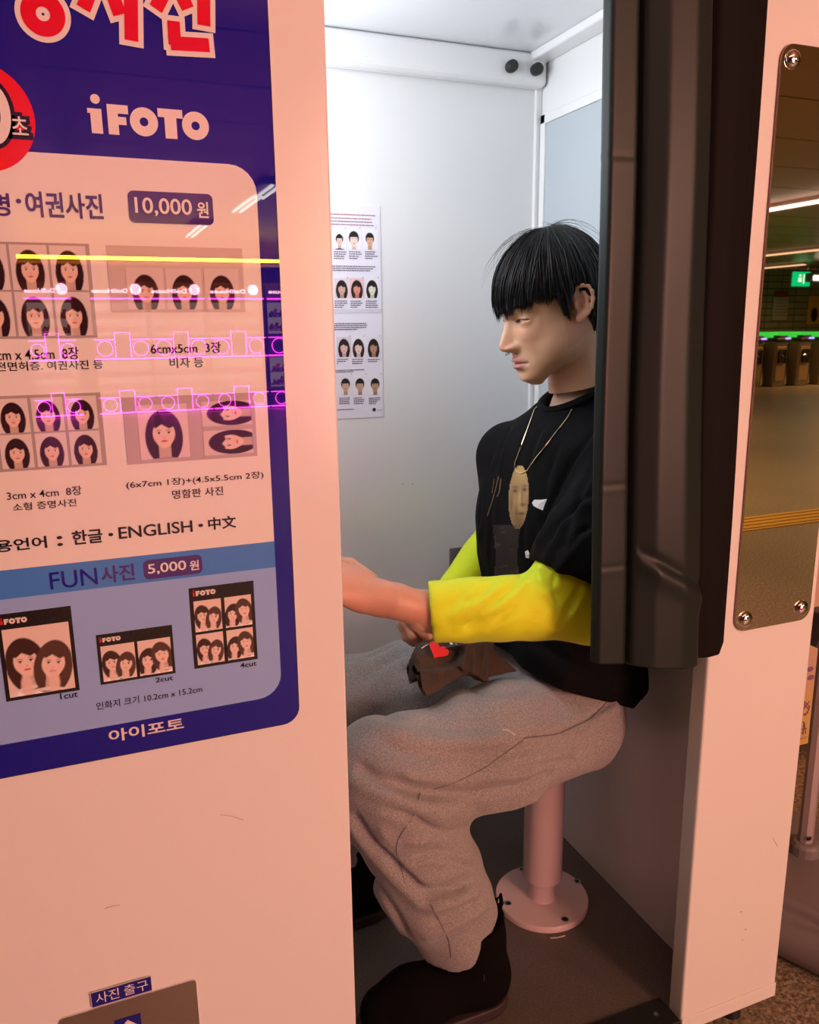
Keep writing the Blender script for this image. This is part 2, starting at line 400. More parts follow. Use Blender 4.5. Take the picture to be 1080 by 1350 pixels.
# ------------------------------------------------------------------ pink glowing box added out of frame, supplies the booth front's pink light
lb = empty('added_light_box', (1.62, -3.1, 0), 'tall pink glowing box added out of view to light the booth front', 'light box')

for nm_, lo_, hi_, m_ in (('lit_face', (-.30, .10, .75), (.30, .105, 2.25), emat('added_pink_glow', (1, .46, .335), 27)), ('case', (-.34, -.05, 0), (.34, .099, 2.32), M_DKPL)):
    o_ = MB().box(lo_, hi_).build(nm_, m_, lb); o_.data.transform(Matrix.Rotation(R(16), 4, 'Z')); o_.data.transform(Matrix.Translation((1.62, -3.1, 0)))

# ------------------------------------------------------------------ photo booth
FX0, FX1 = .294, .912      # opening
BX1 = 1.139                # right outer corner
ZS, ZF = .061, .088        # skirt bottom, booth floor
WX, BY = 1.013, .747       # inside wall, rear wall
ZC = 1.905
HT = 2.16
booth = empty('photo_booth', (.35, .4, 0), 'white walk-in photo booth with an open front, glossy and lit inside', 'photo booth')
fp = MB().box((-.62, 0, ZS), (FX0, .035, HT), .003).build('front_panel', M_PAINT, booth)
pp = MB().box((FX1, 0, ZS+.0), (BX1, .035, HT), .004).build('post_panel', M_PAINT, booth)
MB().box((FX1+.001, -.0025, ZS-.0), (BX1-.001, 0, ZS+.030), .001).build('skirt', M_PAINT, booth)
MB().box((BX1-.03, .035, ZS), (BX1, .86, HT), .003).build('outer_side_panel', M_PAINT, booth)
MB().box((-.62, 0, 1.98), (FX0-.0, .0, HT)) if False else None
MB().box((FX0, 0, 2.02), (FX1, .035, HT)).build('header_panel', M_PAINT, booth)
MB().box((FX0-.0, .035, ZF), (WX, BY, ZF+.0), 0) if False else None
MB().box((.20, .0355, ZF-.02), (WX, BY, ZF)).build('booth_floor', M_BFLOOR, booth)
MB().box((.18, BY, ZF), (WX+.03, BY+.03, HT-.02)).build('rear_wall', M_INNER, booth)
MB().box((WX, .036, ZF), (WX+.03, BY, HT-.02)).build('side_wall', M_INNER, booth)
MB().box((.18, .036, ZC), (WX, BY, ZC+.03)).build('booth_ceiling', M_BCEIL, booth)
# the strip of ceiling moulding over the side wall
mb = MB(); mb.box((WX-.045, .036, ZC-.018), (WX, BY, ZC), .004); mb.build('ceiling_moulding', M_INNER, booth)
# rear beam below the ceiling with its two black knobs
zb = at(700, 114, 'y', BY-.03)[2]
beam = MB().prism([(.2, ZC-.001), (.2, zb), (WX-.004, zb), (WX-.004, ZC-.001)], BY-.04, BY).build('rear_beam', M_INNER, booth)
bev = beam.modifiers.new('b', 'BEVEL'); bev.width = .012; bev.segments = 3; bev.limit_method = 'ANGLE'
for (u, v) in ((672, 89), (705, 93)):
    p = at(u, v, 'y', BY-.04)
    k = MB().lathe((0, 0, 0), [(.0115, 0), (.0125, .004), (.0125, .016), (.0105, .020), (.004, .0205)], 20).build('black_knob', M_BLACKM, booth, True)
    k.rotation_euler = (R(90), 0, 0); k.location = Vector(p)-Vector(wloc(booth))
    k['label'] = 'round black rubber knob'
    MB().lathe((0, 0, .0205), [(.003, 0), (.0028, .0012)], 8).build('knob_screw', M_CHROME, k)
# corner profile, clear tape and the light panel in the side wall
p0 = at(705, 140, 'y', BY); 
MB().box((WX-.016, BY-.012, ZF), (WX, BY, ZC-.02), .003).build('corner_profile', M_INNER, booth)
lz1 = at(722, 163, 'x', WX)[2]; ly1 = at(722, 163, 'x', WX)[1]
M_DIFF = mat('frosted_panel', (.46, .51, .55), .30)
pan = MB().box((WX-.0035, .12, .95), (WX, ly1, lz1), .0015).build('frosted_panel', M_DIFF, booth)
for (lo, hi) in (((WX-.007, ly1, .94), (WX, ly1+.02, lz1+.02)), ((WX-.007, .10, lz1), (WX, ly1+.02, lz1+.02))):
    MB().box(lo, hi, .002).build('panel_frame', M_INNER, pan)
# machine wall inside, left of the opening, with flash panel and screen (turned to the sitter)
mw = MB().box((.18, .036, ZF), (.215, BY, ZC), .002).build('machine_wall', M_INNER, booth)
MB().box((.215, .10, .80), (.250, .66, 1.02), .01).build('console', M_GREYPL, booth)
MB().box((.215, .06, 1.50), (.228, .70, 1.88), .003).build('flash_panel', emat('flash_light', (.88, .94, 1.0), 7.5), booth)
MB().box((.215, .20, 1.10), (.226, .56, 1.36), .003).build('screen', emat('screen_light', (.85, .92, 1.0), .8), booth)
# threshold mat, casters
th = MB().box((FX0-.05, -.004, ZF-.03), (FX1-.003, .055, ZF+.004), .002).build('threshold_strip', M_BLACK, booth)
p = at(865, 1337, 'z', ZF+.004); MB().lathe((p[0], p[1], ZF+.004), [(.0045, 0), (.0045, .001), (.002, .0012)], 12).build('screw', M_STEEL, th)
for x in (BX1-.06, .80, -.3):
    ct = MB().cyl((x, .05, .05), (x, .05, ZS+.01), .016, n=16).build('leveling_foot', M_PAINT, booth)
    MB().cyl((x, .05, 0), (x, .05, .05), .022, .018, n=16).build('foot_pad', M_BLACK, ct)
for (u, v) in ((977, 1202), (983, 1225), (979, 1239)):
    p = at(u, v, 'y', 0)
    MB().sph((p[0], -.0001, p[2]), .0016, 8, 5, (1.8, .2, .6)).build('chip', mat('chip_brown', (.35, .2, .16), .7), pp)
for (a, b, c) in (((290, 1074), (306, 1076), (321, 1081)), ((138, 1198), (147, 1195), (158, 1193)), ((1019, 1104), (1022, 1110), (1026, 1116))):
    MB().tube([at(*q, 'y', -.0003) for q in (a, b, c)], .0004, 4).build('scratch', mat('scratch_brown', (.45, .28, .2), .6), fp if a[0] < 500 else pp)

# mirror on the post panel
x0, x1 = at(965, 830, 'y', 0)[0], at(1066, 800, 'y', 0)[0]; z1 = at(1036, 58, 'y', 0)[2]; z0 = at(985, 829, 'y', 0)[2]
x0 = .959; x1 = 1.123
mir = empty('wall_mirror', ((x0+x1)/2, -.004, z0), 'tall narrow mirror with rounded corners and dome screws on the pink-lit post', 'mirror')
MB().prism(rrect(x0, z0, x1, z1, .022), -.0045, -.0005).build('mirror_glass', M_MIRROR, mir)
MB().prism(rrect(x0-.001, z0-.001, x1+.001, z1+.001, .023), -.0035, -.0002).build('mirror_edge', mat('mirror_edge', (.25, .16, .12), .4), mir)
for (sx, sz) in ((x0+.020, z0+.020), (x1-.022, z0+.022), (x0+.020, z1-.020), (x1-.022, z1-.022)):
    k = MB().sph((0, 0, 0), .0135, 20, 12, (1, .62, 1)).build('dome_screw', M_CHROME, mir, True)
    k.location = Vector((sx, -.0045, sz))-Vector(wloc(mir))

# ------------------------------------------------------------------ price board on the front panel
board = empty('price_board', (0, 0, .6), 'large navy and white price board with sample portraits on the booth front', 'sign')
NAVY = (.008, .008, .30); MAU = (.20, .12, .36); INK = (.012, .01, .02); WHT = (.83, .80, .78)
bx1 = .2285
bz0 = at(380, 950, 'y', 0)[2]-.003
flat('backing', rrect(-.50, bz0, bx1, 2.02, .022), -.003, INK, M_PRINT, board, .003)
flat('navy_field', rrect(-.499, bz0+.0012, bx1-.0012, 2.019, .021), -.0035, NAVY, M_PRINT, board, .0005)
YB = -.0038
wz1 = at(200, 211, 'y', 0)[2]; wx1 = at(345, 400, 'y', 0)[0]; wz0 = at(200, 945, 'y', 0)[2]
flat('white_field', rrect(-.48, wz0, wx1, wz1, .030), YB, WHT, M_PRINT, board)
zb1 = at(366, 712, 'y', 0)[2]; zb0 = at(366, 746, 'y', 0)[2]
BLU = (.30, .46, .86)
flat('blue_field', rrect(-.48, wz0, wx1, zb0, .030, corners=(1, 1, 0, 0)), YB-.0002, BLU, M_PRINT, board)
flat('blue_band', [(-.48, zb0), (wx1, zb0), (wx1, zb1), (-.48, zb1)], YB-.0003, (.06, .24, .72), M_PRINT, board)
YT = YB-.0012
def tx(s, u0, v0, u1, v1, col=INK, bold=.0, y=YT, name='lettering', par=board, mt=None):
    """u0,v0 lower left and u1,v1 upper right corner of the lettering in the photograph"""
    a = at(u0, v0, 'y', 0); b = at(u1, v1, 'y', 0)
    return text_xz(name, s, a[0], a[2], b[0], b[2], y, col, mt or M_PRINT, par, bold)
# title: big red syllables with a white outline, built from strokes (x to the right, z up, in units of a syllable)
def quad(bm, p, q, w, y):
    p = np.array(p); q = np.array(q); d = q-p; d = d/np.linalg.norm(d); n = np.array([-d[1], d[0]])*w; p = p-d*0; 
    bm.faces.new([bm.verts.new((k[0], y, k[1])) for k in (p-n, q-n, q+n, p+n)])
def disc_ring(bm, c, ro, ri, y, n=36):
    A = [bm.verts.new((c[0]+ro*math.cos(t*6.2832/n), y, c[1]+ro*math.sin(t*6.2832/n))) for t in range(n)]
    if ri <= 0: bm.faces.new(A); return
    B = [bm.verts.new((c[0]+ri*math.cos(t*6.2832/n), y, c[1]+ri*math.sin(t*6.2832/n))) for t in range(n)]
    for i in range(n): bm.faces.new((A[i], A[(i+1) % n], B[(i+1) % n], B[i]))
def syllable(rings_, strokes_, x0=0.):
    for nm, col, g, y in (('title_outline', WHT, .0052, YT), ('title_syllable', (.75, .006, .02), 0, YT-.0006)):
        bm = bmesh.new()
        for (u, v, ro, ri) in rings_: c = at(u, v, 'y', 0); disc_ring(bm, (c[0]+x0, c[2]), ro+g, ri-g, y-.00002)
        for k, (a, b, w) in enumerate(strokes_):
            a = at(*a, 'y', 0); b = at(*b, 'y', 0); a = np.array([a[0]+x0, a[2]]); b = np.array([b[0]+x0, b[2]]); d = (b-a)/np.linalg.norm(b-a); quad(bm, a-d*g, b+d*g, w/2+g, y-.00004*k)
        me = bpy.data.meshes.new(nm); bm.to_mesh(me); bm.free(); setcol(me, col); link(nm, me, M_PRINT, board)
SW = .0135
ot = ((250, -95), (250, 0))
myeong = ([(57, 21, .0205, .0065)], [((75, -12), (75, -90), SW), ((55, -30), (80, -30), SW*.7), ((55, -60), (80, -60), SW*.7), ((24, -20), (24, -80), SW), ((50, -20), (50, -80), SW), ((24, -24), (50, -22), SW), ((24, -78), (50, -76), SW)])
sa = ([], [((134, -50), (110, 14), SW), ((134, -40), (158, 22), SW), ((171, -90), (173, 56), SW), ((171, -20), (184, -20), SW)])
jin = ([], [((214, -40), (240, -42), SW), ((232, -40), (205, 14), SW), ((230, -22), (247, 14), SW), ((267, -90), (268, 36), SW), ((228, 30), (230, 62), SW*.95), ((224, 59), (275, 62), SW)])
syllable(*myeong); syllable(*sa); syllable(*jin); syllable(*myeong, -.085)
# iFOTO logotype
def ring(cx, cz, ro, ri, n=32):
    return ([(cx+ro*math.cos(t*2*math.pi/n), cz+ro*math.sin(t*2*math.pi/n)) for t in range(n)], ri)
def logo(x0, z0, x1, z1, y, col, parent, icol=None):
    w = (x1-x0); h = (z1-z0)
    q = lambda a, b: (x0+a*w, z0+b*h)
    bm = bmesh.new()
    def poly(pts):
        vs = [bm.verts.new((p[0], y, p[1])) for p in pts]; bm.faces.new(vs)
    def O(cx, r, ri):
        n = 28; a = [bm.verts.new((x0+cx*w+r*w*math.cos(t*2*math.pi/n), y, z0+.38*h+r*w*math.sin(t*2*math.pi/n))) for t in range(n)]
        b = [bm.verts.new((x0+cx*w+ri*w*math.cos(t*2*math.pi/n), y, z0+.38*h+ri*w*math.sin(t*2*math.pi/n))) for t in range(n)]
        for i in range(n): bm.faces.new((a[i], a[(i+1) % n], b[(i+1) % n], b[i]))
    O(.450, .116, .036); O(.884, .116, .036)
    def rc(a0, b0, a1, b1): poly([q(a0, b0), q(a1, b0), q(a1, b1), q(a0, b1)])
    rc(.155, 0, .240, .76); rc(.240, .26, .305, .46); rc(.240, .54, .325, .76)
    rc(.622, 0, .722, .76); rc(.568, .54, .622, .76); rc(.722, .54, .776, .76)
    me = bpy.data.meshes.new('logotype'); 
    bmi = bmesh.new()
    def ip(pts): bmi.faces.new([bmi.verts.new((p[0], y, p[1])) for p in pts])
    ip([q(.02, 0), q(.110, 0), q(.110, .62), q(-.002, .62), q(-.002, .50), q(.02, .50)])
    n = 18; ip([(x0+.068*w+.038*w*math.cos(t*2*math.pi/n), z0+.86*h+.038*w*math.sin(t*2*math.pi/n)) for t in range(n)])
    for b, c, nm in ((bm, col, 'logotype'), (bmi, icol or col, 'logotype_initial')):
        bmesh.ops.triangulate(b, faces=b.faces[:]); mm = bpy.data.meshes.new(nm); b.to_mesh(mm); b.free()
        if np.mean([p.normal.y for p in mm.polygons]) > 0: mm.flip_normals()
        setcol(mm, c); link(nm, mm, M_PRINT, parent)
a = at(118, 178, 'y', 0); b = at(273, 142, 'y', 0)
zl0 = at(195, 182, 'y', 0)[2]; logo(a[0], zl0, b[0], zl0+.0385, YT, (.86, .78, .76), board)
# red disc at the left edge with zero and syllable
c = at(-28, 155, 'y', 0); rd = at(46, 155, 'y', 0)[0]-c[0]
n = 48; flat('red_disc', [(c[0]+rd*math.cos(t*2*math.pi/n), c[2]+rd*math.sin(t*2*math.pi/n)) for t in range(n)], YT, (.80, .012, .012), M_PRINT, board)
def zero(x, z, w, h, o, col, y):
    bm = bmesh.new(); n = 32
    A = [bm.verts.new((x+(w+o)*math.cos(t*6.2832/n), y, z+(h+o)*math.sin(t*6.2832/n))) for t in range(n)]
    B = [bm.verts.new((x+(w*.45-o*.7)*math.cos(t*6.2832/n), y, z+(h*.55-o*.7)*math.sin(t*6.2832/n))) for t in range(n)]
    for i in range(n): bm.faces.new((A[i], B[i], B[(i+1) % n], A[(i+1) % n]))
    me = bpy.data.meshes.new('numeral'); bm.to_mesh(me); bm.free()
    if np.mean([p.normal.y for p in me.polygons]) > 0: me.flip_normals()
    setcol(me, col); link('numeral', me, M_PRINT, board)
cz = at(0, 152, 'y', 0); zx = at(-10, 152, 'y', 0)[0]
zero(zx, cz[2], .017, .029, .004, INK, YT-.0006); zero(zx, cz[2], .017, .029, 0, WHT, YT-.0008)
for nm, g, cl, y, bd in (('syllable_outline', .004, INK, YT-.0006, .10), ('syllable', 0, WHT, YT-.0010, .01)):
    a = at(17, 179, 'y', 0); b = at(36, 156, 'y', 0); text_xz(nm, '초', a[0]-g, a[2]-g, b[0]+g, b[2]+g, y, cl, M_PRINT, board, bd)
PUR = (.075, .035, .23)
tx('증명', -42, 284, 12, 256, PUR, .02); tx('·', 22, 269, 28, 263, PUR, .02)
tx('여권사진', 36, 287, 134, 257, PUR, .022)
def badge(u0, v0, u1, v1, s1, s2, split):
    a = at(u0, v0, 'y', 0); b = at(u1, v1, 'y', 0)
    flat('price_badge', rrect(a[0], a[2], b[0], b[2], .006), YT, PUR if u0 > 180 or True else PUR, M_PRINT, board)
    w = b[0]-a[0]; h = b[2]-a[2]
    text_xz('price', s1, a[0]+.07*w, a[2]+.22*h, a[0]+split*w, a[2]+.80*h, YT-.001, WHT, M_PRINT, board, .012)
    text_xz('price_unit', s2, a[0]+(split+.06)*w, a[2]+.22*h, a[0]+.94*w, a[2]+.74*h, YT-.001, WHT, M_PRINT, board, .02)
badge(171, 294, 279, 257, '10,000', '원', .74)
badge(190, 763, 265, 729.5, '5,000', '원', .72)
tx('cm x 4.5cm  8장', -3, 476, 103, 457, INK, .004); tx('3.5', -44, 481, -8, 465, INK, .004)
tx('운전면허증. 여권사진 등', -19, 490, 135, 474, INK, .006)
tx('6cmx5cm  3장', 199, 467, 290, 450.5, INK, .004); tx('비자 등', 224, 485, 267, 470, INK, .006)
tx('3cm x 4cm  8장', 10, 659, 107, 639, INK, .004); tx('소형 증명사진', 18, 673, 100, 656, INK, .006)
tx('(6x7cm 1장)+(4.5x5.5cm 2장)', 167, 645, 346, 620, INK, .004); tx('명함판 사진', 227, 657, 293, 640, INK, .006)
tx('사용언어', -30, 730, 61, 705, INK, .022); tx(':', 76, 719, 82, 705, INK, .02)
tx('한글', 96, 717.5, 134, 695, INK, .022); tx('·', 143, 706, 149, 701, INK, .02); tx('ENGLISH', 157, 709.5, 252.6, 684.7, INK, .012); tx('·', 261, 694, 267, 689, INK, .02); tx('中文', 274.5, 698, 310, 678, INK, .02)
tx('FUN', 67, 776, 127, 746.7, NAVY, .006); tx('사진', 134, 768, 176, 741, PUR, .022)
tx('1cut', 80, 920, 102, 908.5, INK, .012); tx('2cut', 205, 898, 227, 888, INK, .012); tx('4cut', 316, 879, 337, 869, INK, .012)
tx('인화지 크기 10.2cm x 15.2cm', 127.5, 934, 265.5, 901, INK, .004)
tx('아이포토', 144, 977, 241, 943, (.80, .72, .74), .02)
# sample portraits
def board_rect(u0, v0, u1, v1):
    a = at(u0, v0, 'y', 0); b = at(u1, v1, 'y', 0); return a[0], a[2], b[0], b[2]
SHIRT = (.34, .33, .44); HAIRB = (.035, .014, .02)
GREY = (.42, .36, .36)
def sheet(name, u0, v0, u1, v1, col=GREY): 
    x0, z0, x1, z1 = board_rect(u0, v0, u1, v1); flat(name, [(x0, z0), (x1, z0), (x1, z1), (x0, z1)], YT+.0004, col, M_PRINT, board); return x0, z0, x1, z1
def portrait(x0, z0, x1, z1, first=[None], rot=0, key='id', n=(42, 56), **kw):
    st = portrait.__dict__.setdefault('store', {})
    k = (key, rot)
    if k not in st:
        o = grid_print('sample_portrait', 0, 0, 1, 1, 0, n[0] if not rot else n[1], n[1] if not rot else n[0], lambda U, V: paint_face(U, V, **kw), M_PRINT, board, rot)
        st[k] = o; c = o
    else: c = copy_obj(st[k])
    c.location = Vector((x0, YT-.0004, z0))-Vector(wloc(board)); c.scale = (x1-x0, 1, z1-z0); return c
BG = (.74, .68, .68)
x0, z0, x1, z1 = sheet('photo_sheet', -75, 448, 117, 322)
w = .0355; h = (z1-z0)/2-.0035
for i in range(5):
    for j in range(2):
        xx = x1-.004-w-i*(w+.0025); portrait(xx, z0+.0025+j*(h+.002), xx+w, z0+.0025+j*(h+.002)+h, hair=HAIRB, shirt=SHIRT, bg=BG, skin=(.80, .60, .52), s=1.45, cy=.40)
x0, z0, x1, z1 = sheet('photo_sheet', 147, 412, 318, 328, (.62, .52, .50))
w = (x1-x0-.03)/3
for i in range(3):
    xx = x0+.018+i*(w+.003); portrait(xx, z0+.003, xx+w, z0+.003+w*1.15, key='sq', hair=HAIRB, shirt=SHIRT, bg=(.72, .62, .60), skin=(.80, .60, .52), s=1.35, cy=.38)
x0, z0, x1, z1 = sheet('photo_sheet', -62, 626, 132, 517)
w = .0315; h = (z1-z0)/2-.004
for i in range(5):
    for j in range(2):
        xx = x1-.005-w-i*(w+.0030); portrait(xx, z0+.003+j*(h+.002), xx+w, z0+.003+j*(h+.002)+h, hair=HAIRB, shirt=SHIRT, bg=BG, skin=(.80, .60, .52), s=1.45, cy=.40)
x0, z0, x1, z1 = sheet('photo_sheet', 168, 612, 334, 517, (.52, .42, .44))
W_, H_ = x1-x0, z1-z0
portrait(x0+.10*W_, z0+.06*H_, x0+.47*W_, z0+.88*H_, key='big', n=(60, 80), hair=HAIRB, shirt=SHIRT, bg=(.76, .62, .66), skin=(.82, .62, .55), s=1.42, cy=.42)
for j in (0, 1): portrait(x0+.58*W_, z0+(.06+.45*j)*H_, x0+.97*W_, z0+(.44+.45*j)*H_, key='side', rot=1, A=.57, hair=HAIRB, shirt=SHIRT, bg=(.72, .60, .64), skin=(.82, .62, .55), s=1.42, cy=.42)
def duo(U, V, v=0):
    C = np.ones(U.shape+(3,))*np.array((.80, .66, .60)); r = np.random.default_rng(v)
    a = [(.28, .42, .95, -.12), (.72, .52, 1.02, .14)] if v % 2 == 0 else [(.30, .50, .95, .1), (.70, .42, .92, -.14)]
    for (cx, cy, s, t) in a: paint_face(U, V, 'woman', (.86, .66, .58), (.05, .022, .02) if cx < .5 else (.09, .045, .035), shirt=(.80, .76, .76), cx=cx, cy=cy-.04, s=s*1.22, C=C, tilt=t)
    x = U; y = V
    for hx, s in ((.22, 1), (.74, -1)):
        d = (np.sqrt(((x-hx-s*.05)/.085)**2+((y-.14)/.17)**2)-1)*.085; k = np.clip(.5-d/.03, 0, 1)[..., None]*.9; C[:] = C*(1-k)+np.array((.84, .62, .54))*k
    return C
def strip_photo(corners, cols, rows, top, label):
    a = at(*corners[0], 'y', 0); b = at(*corners[1], 'y', 0); X0, Z0, X1, Z1 = a[0], a[2], b[0], b[2]; w, h = X1-X0, Z1-Z0
    s = flat('photo_strip', [(X0, Z0), (X1, Z0), (X1, Z1), (X0, Z1)], YT+.0002, (.012, .010, .012), M_PRINT, board)
    m_ = .055*min(w, h); cw = (w-m_*(cols+1))/cols; ch = (h*(1-top)-m_*(rows+.6))/rows; v = 0
    for j in range(rows):
        for i in range(cols):
            xx = X0+m_+i*(cw+m_); zz = Z0+m_+j*(ch+m_*.8); v += 1
            grid_print('picture', xx, zz, xx+cw, zz+ch, YT-.0004, 64 if cols == 1 else 40, 72 if cols == 1 else 44, lambda U, V: duo(U, V, v), M_PRINT, s)
    lw = .028 if cols == 1 or rows == 2 else .024
    lz = Z1-h*top*.78
    logo(X0+m_*.8, lz, X0+m_*.8+lw, lz+lw*.30, YT-.0005, (.75, .68, .66), s, (.5, .03, .03))
strip_photo(((9, 923), (93, 797)), 1, 1, .15, '')
strip_photo(((133, 901), (226, 822)), 2, 1, .20, '')
strip_photo(((256, 880), (333, 764)), 2, 2, .13, '')

# ------------------------------------------------------------------ photo outlet with its label, low on the front panel
ol = empty('photo_outlet', (.02, 0, .44), 'brushed steel photo outlet plate below a small navy label', 'metal plate')
a = at(78, 1345, 'y', 0); b = at(258, 1289, 'y', 0)
oz1 = b[2]; ox0, ox1 = a[0], b[0]
MB().prism(rrect(ox0, oz1-.20, ox1, oz1, .006), -.003, 0).build('plate', M_STEEL, ol)
a = at(151, 1350, 'y', 0); b = at(185, 1334, 'y', 0); M_LAB = mat('label_print', (1, 1, 1), .3, attr='col')
ax_, bx_ = a[0], b[0]; az1 = at(168, 1338, 'y', 0)[2]
flat('arrow_sticker', [(ax_, az1-.034), (bx_, az1-.034), (bx_, az1), (ax_, az1)], -.0036, (.015, .012, .22), M_LAB, ol)
mx = (ax_+bx_)/2; hw = (bx_-ax_)*.36
flat('arrow', [(mx, az1-.004), (mx-hw, az1-.016), (mx-hw*.45, az1-.016), (mx-hw*.45, az1-.030), (mx+hw*.45, az1-.030), (mx+hw*.45, az1-.016), (mx+hw, az1-.016)][::-1], -.0042, (.85, .75, .72), M_LAB, ol)
a = at(121, 1326, 'y', 0); b = at(201, 1304, 'y', 0); t1 = at(160, 1295, 'y', 0)[2]; t0 = at(160, 1315, 'y', 0)[2]
nl = empty('outlet_label', (a[0], 0, t0), 'small navy label with pale lettering above the steel outlet plate', 'label')
flat('label_edge', [(a[0], t0), (b[0], t0), (b[0], t1), (a[0], t1)], -.0035, (.8, .7, .68), M_LAB, nl)
flat('label_field', [(a[0]+.0007, t0+.0007), (b[0]-.0007, t0+.0007), (b[0]-.0007, t1-.0007), (a[0]+.0007, t1-.0007)], -.0039, (.015, .012, .22), M_LAB, nl)
text_xz('lettering', '사진', a[0]+.006, t0+.004, a[0]+.034, t1-.003, -.0041, (.8, .72, .75), M_LAB, nl); text_xz('lettering', '출구', a[0]+.040, t0+.004, b[0]-.005, t1-.003, -.0041, (.8, .72, .75), M_LAB, nl)

# ------------------------------------------------------------------ curtain
def curtain():
    cur = empty('booth_curtain', (.80, -.03, .81), 'dark grey vinyl curtain hanging in folds at the right side of the opening', 'curtain')
    prof = [(.650, -.020), (.655, -.034), (.690, -.036), (.6935, -.030), (.696, -.044), (.720, -.060), (.755, -.066), (.785, -.056), (.797, -.036),
            (.800, .004), (.806, -.012), (.822, -.030), (.850, -.036), (.880, -.034), (.905, -.026), (.912, -.012)]
    pr = np.array(prof); d = np.r_[0, np.cumsum(np.hypot(*np.diff(pr, axis=0).T))]; n = 150; t = np.linspace(0, d[-1], n)
    px, py = np.interp(t, d, pr[:, 0]), np.interp(t, d, pr[:, 1])
    k = np.array([.05, .25, .4, .25, .05]); 
    px[2:-2] = np.convolve(px, k, 'valid'); py[2:-2] = np.convolve(py, k, 'valid')
    sN = t/d[-1]; m = 460
    zt = 2.06; Z = np.linspace(0, 1, m)
    seam = .36   # s of the split between the two leaves
    V = []; 
    for j, q in enumerate(Z):
        zb = .853-.012*np.clip(sN/.5, 0, 1)
        zb = np.where((px > .80), .818, .842-.026*(px-.65)/.15)
        zb = np.where(px > .885, .818+(px-.885)*.9, zb)
        z = zt+(zb-zt)*q; low = np.clip((1.75-z)/.9, 0, 1)
        spread = np.clip((z*-1+1.75)/.92, 0, 1.1)
        x = px+spread*(.018+.036*np.clip((px-.66)/.12, 0, 1)-.0*np.clip((px-.82)/.09, 0, 1))
        x = np.where(px > .80, px+spread*(.036-.026*np.clip((px-.82)/.09, 0, 1)), x)
        y = py+.0
        # gentle vertical billow, hem band and diagonal crease near the bottom
        y = y+.0025*noise3(np.stack([x*6, z*1.2, z*0], -1), 3, (1, 3, 1))
        band = (px < .695)
        for zc in (1.537, 1.105, .985):
            y = y+np.where(band, -.0004*np.exp(-((z-zc+.004)/.006)**2)+.0007*np.exp(-((z-zc-.004)/.004)**2), 0)
        s1 = np.clip((px-.70)/.10, 0, 1); zc = 1.005-.075*s1
        on = ((px > .70) & (px < .802))
        y = y+np.where(on, .005*np.exp(-((z-zc-.007)/.010)**2)-.006*np.exp(-((z-zc+.012)/.018)**2), 0)*np.clip((px-.69)/.03, 0, 1)
        V.append(np.stack([x, y, z], -1))
    V = np.array(V); I = np.arange(m*n).reshape(m, n)
    Q = np.stack([I[:-1, :-1], I[:-1, 1:], I[1:, 1:], I[1:, :-1]], -1).reshape(-1, 4)
    o = link('curtain_sheet', mesh_np('curtain_sheet', V.reshape(-1, 3), Q), M_CURT, cur, True)
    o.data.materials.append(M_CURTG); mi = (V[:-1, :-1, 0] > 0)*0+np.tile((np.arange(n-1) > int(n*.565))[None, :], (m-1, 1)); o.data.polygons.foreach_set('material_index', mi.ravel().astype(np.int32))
    so = o.modifiers.new('s', 'SOLIDIFY'); so.thickness = .0016; so.offset = 0
    rod = MB().cyl((.30, -.03, 2.075), (.98, -.03, 2.075), .009, n=16).build('curtain_rod', M_CHROME, cur, True)
    for x in (.31, .97): MB().box((x-.008, -.04, 2.06), (x+.008, 0, 2.09), .003).build('rod_bracket', M_CHROME, cur)
curtain()

# ------------------------------------------------------------------ stool
sx, sy = .843, .374
st = empty('stool', (sx, sy, ZF), 'pale pink round stool on a bolted base disc inside the booth', 'stool')
MB().lathe((sx, sy, 0), [(.098, ZF), (.101, ZF+.001), (.1015, ZF+.013), (.100, ZF+.015)], 64).build('base_disc', M_STOOL, st, True)
MB().lathe((sx, sy, 0), [(.032, ZF+.015), (.0305, ZF+.018), (.0285, ZF+.022), (.0282, .21)], 40).build('inner_tube', M_STOOL, st, True)
MB().lathe((sx, sy, 0), [(.038, .150), (.0425, .154), (.0425, .455)], 48).build('outer_tube', M_STOOL, st, True)
MB().lathe((sx, sy, 0), [(.070, .452), (.078, .456), (.080, .470), (.074, .478)], 48).build('seat', M_STOOL, st, True)
for (u, v) in ((688, 1146), (761, 1162), (670, 1191), (745, 1212)):
    p = at(u, v, 'z', ZF+.015)
    b_ = MB().lathe((p[0], p[1], ZF+.015), [(.0082, 0), (.0082, .0009), (.0062, .0011), (.0050, -.002)], 20).build('bolt', M_STEEL, st, True)
    MB().lathe((p[0], p[1], ZF+.0155), [(.0046, 0), (.0046, .0008)], 6).build('socket', M_BLACKM, b_)
# chipped paint and hair under the disc's edge
MB().tube([(.80, .268, ZF+.001), (.815, .262, ZF+.002), (.832, .262, ZF+.001)], .0012, 5).build('paint_flake', M_STOOL, st)

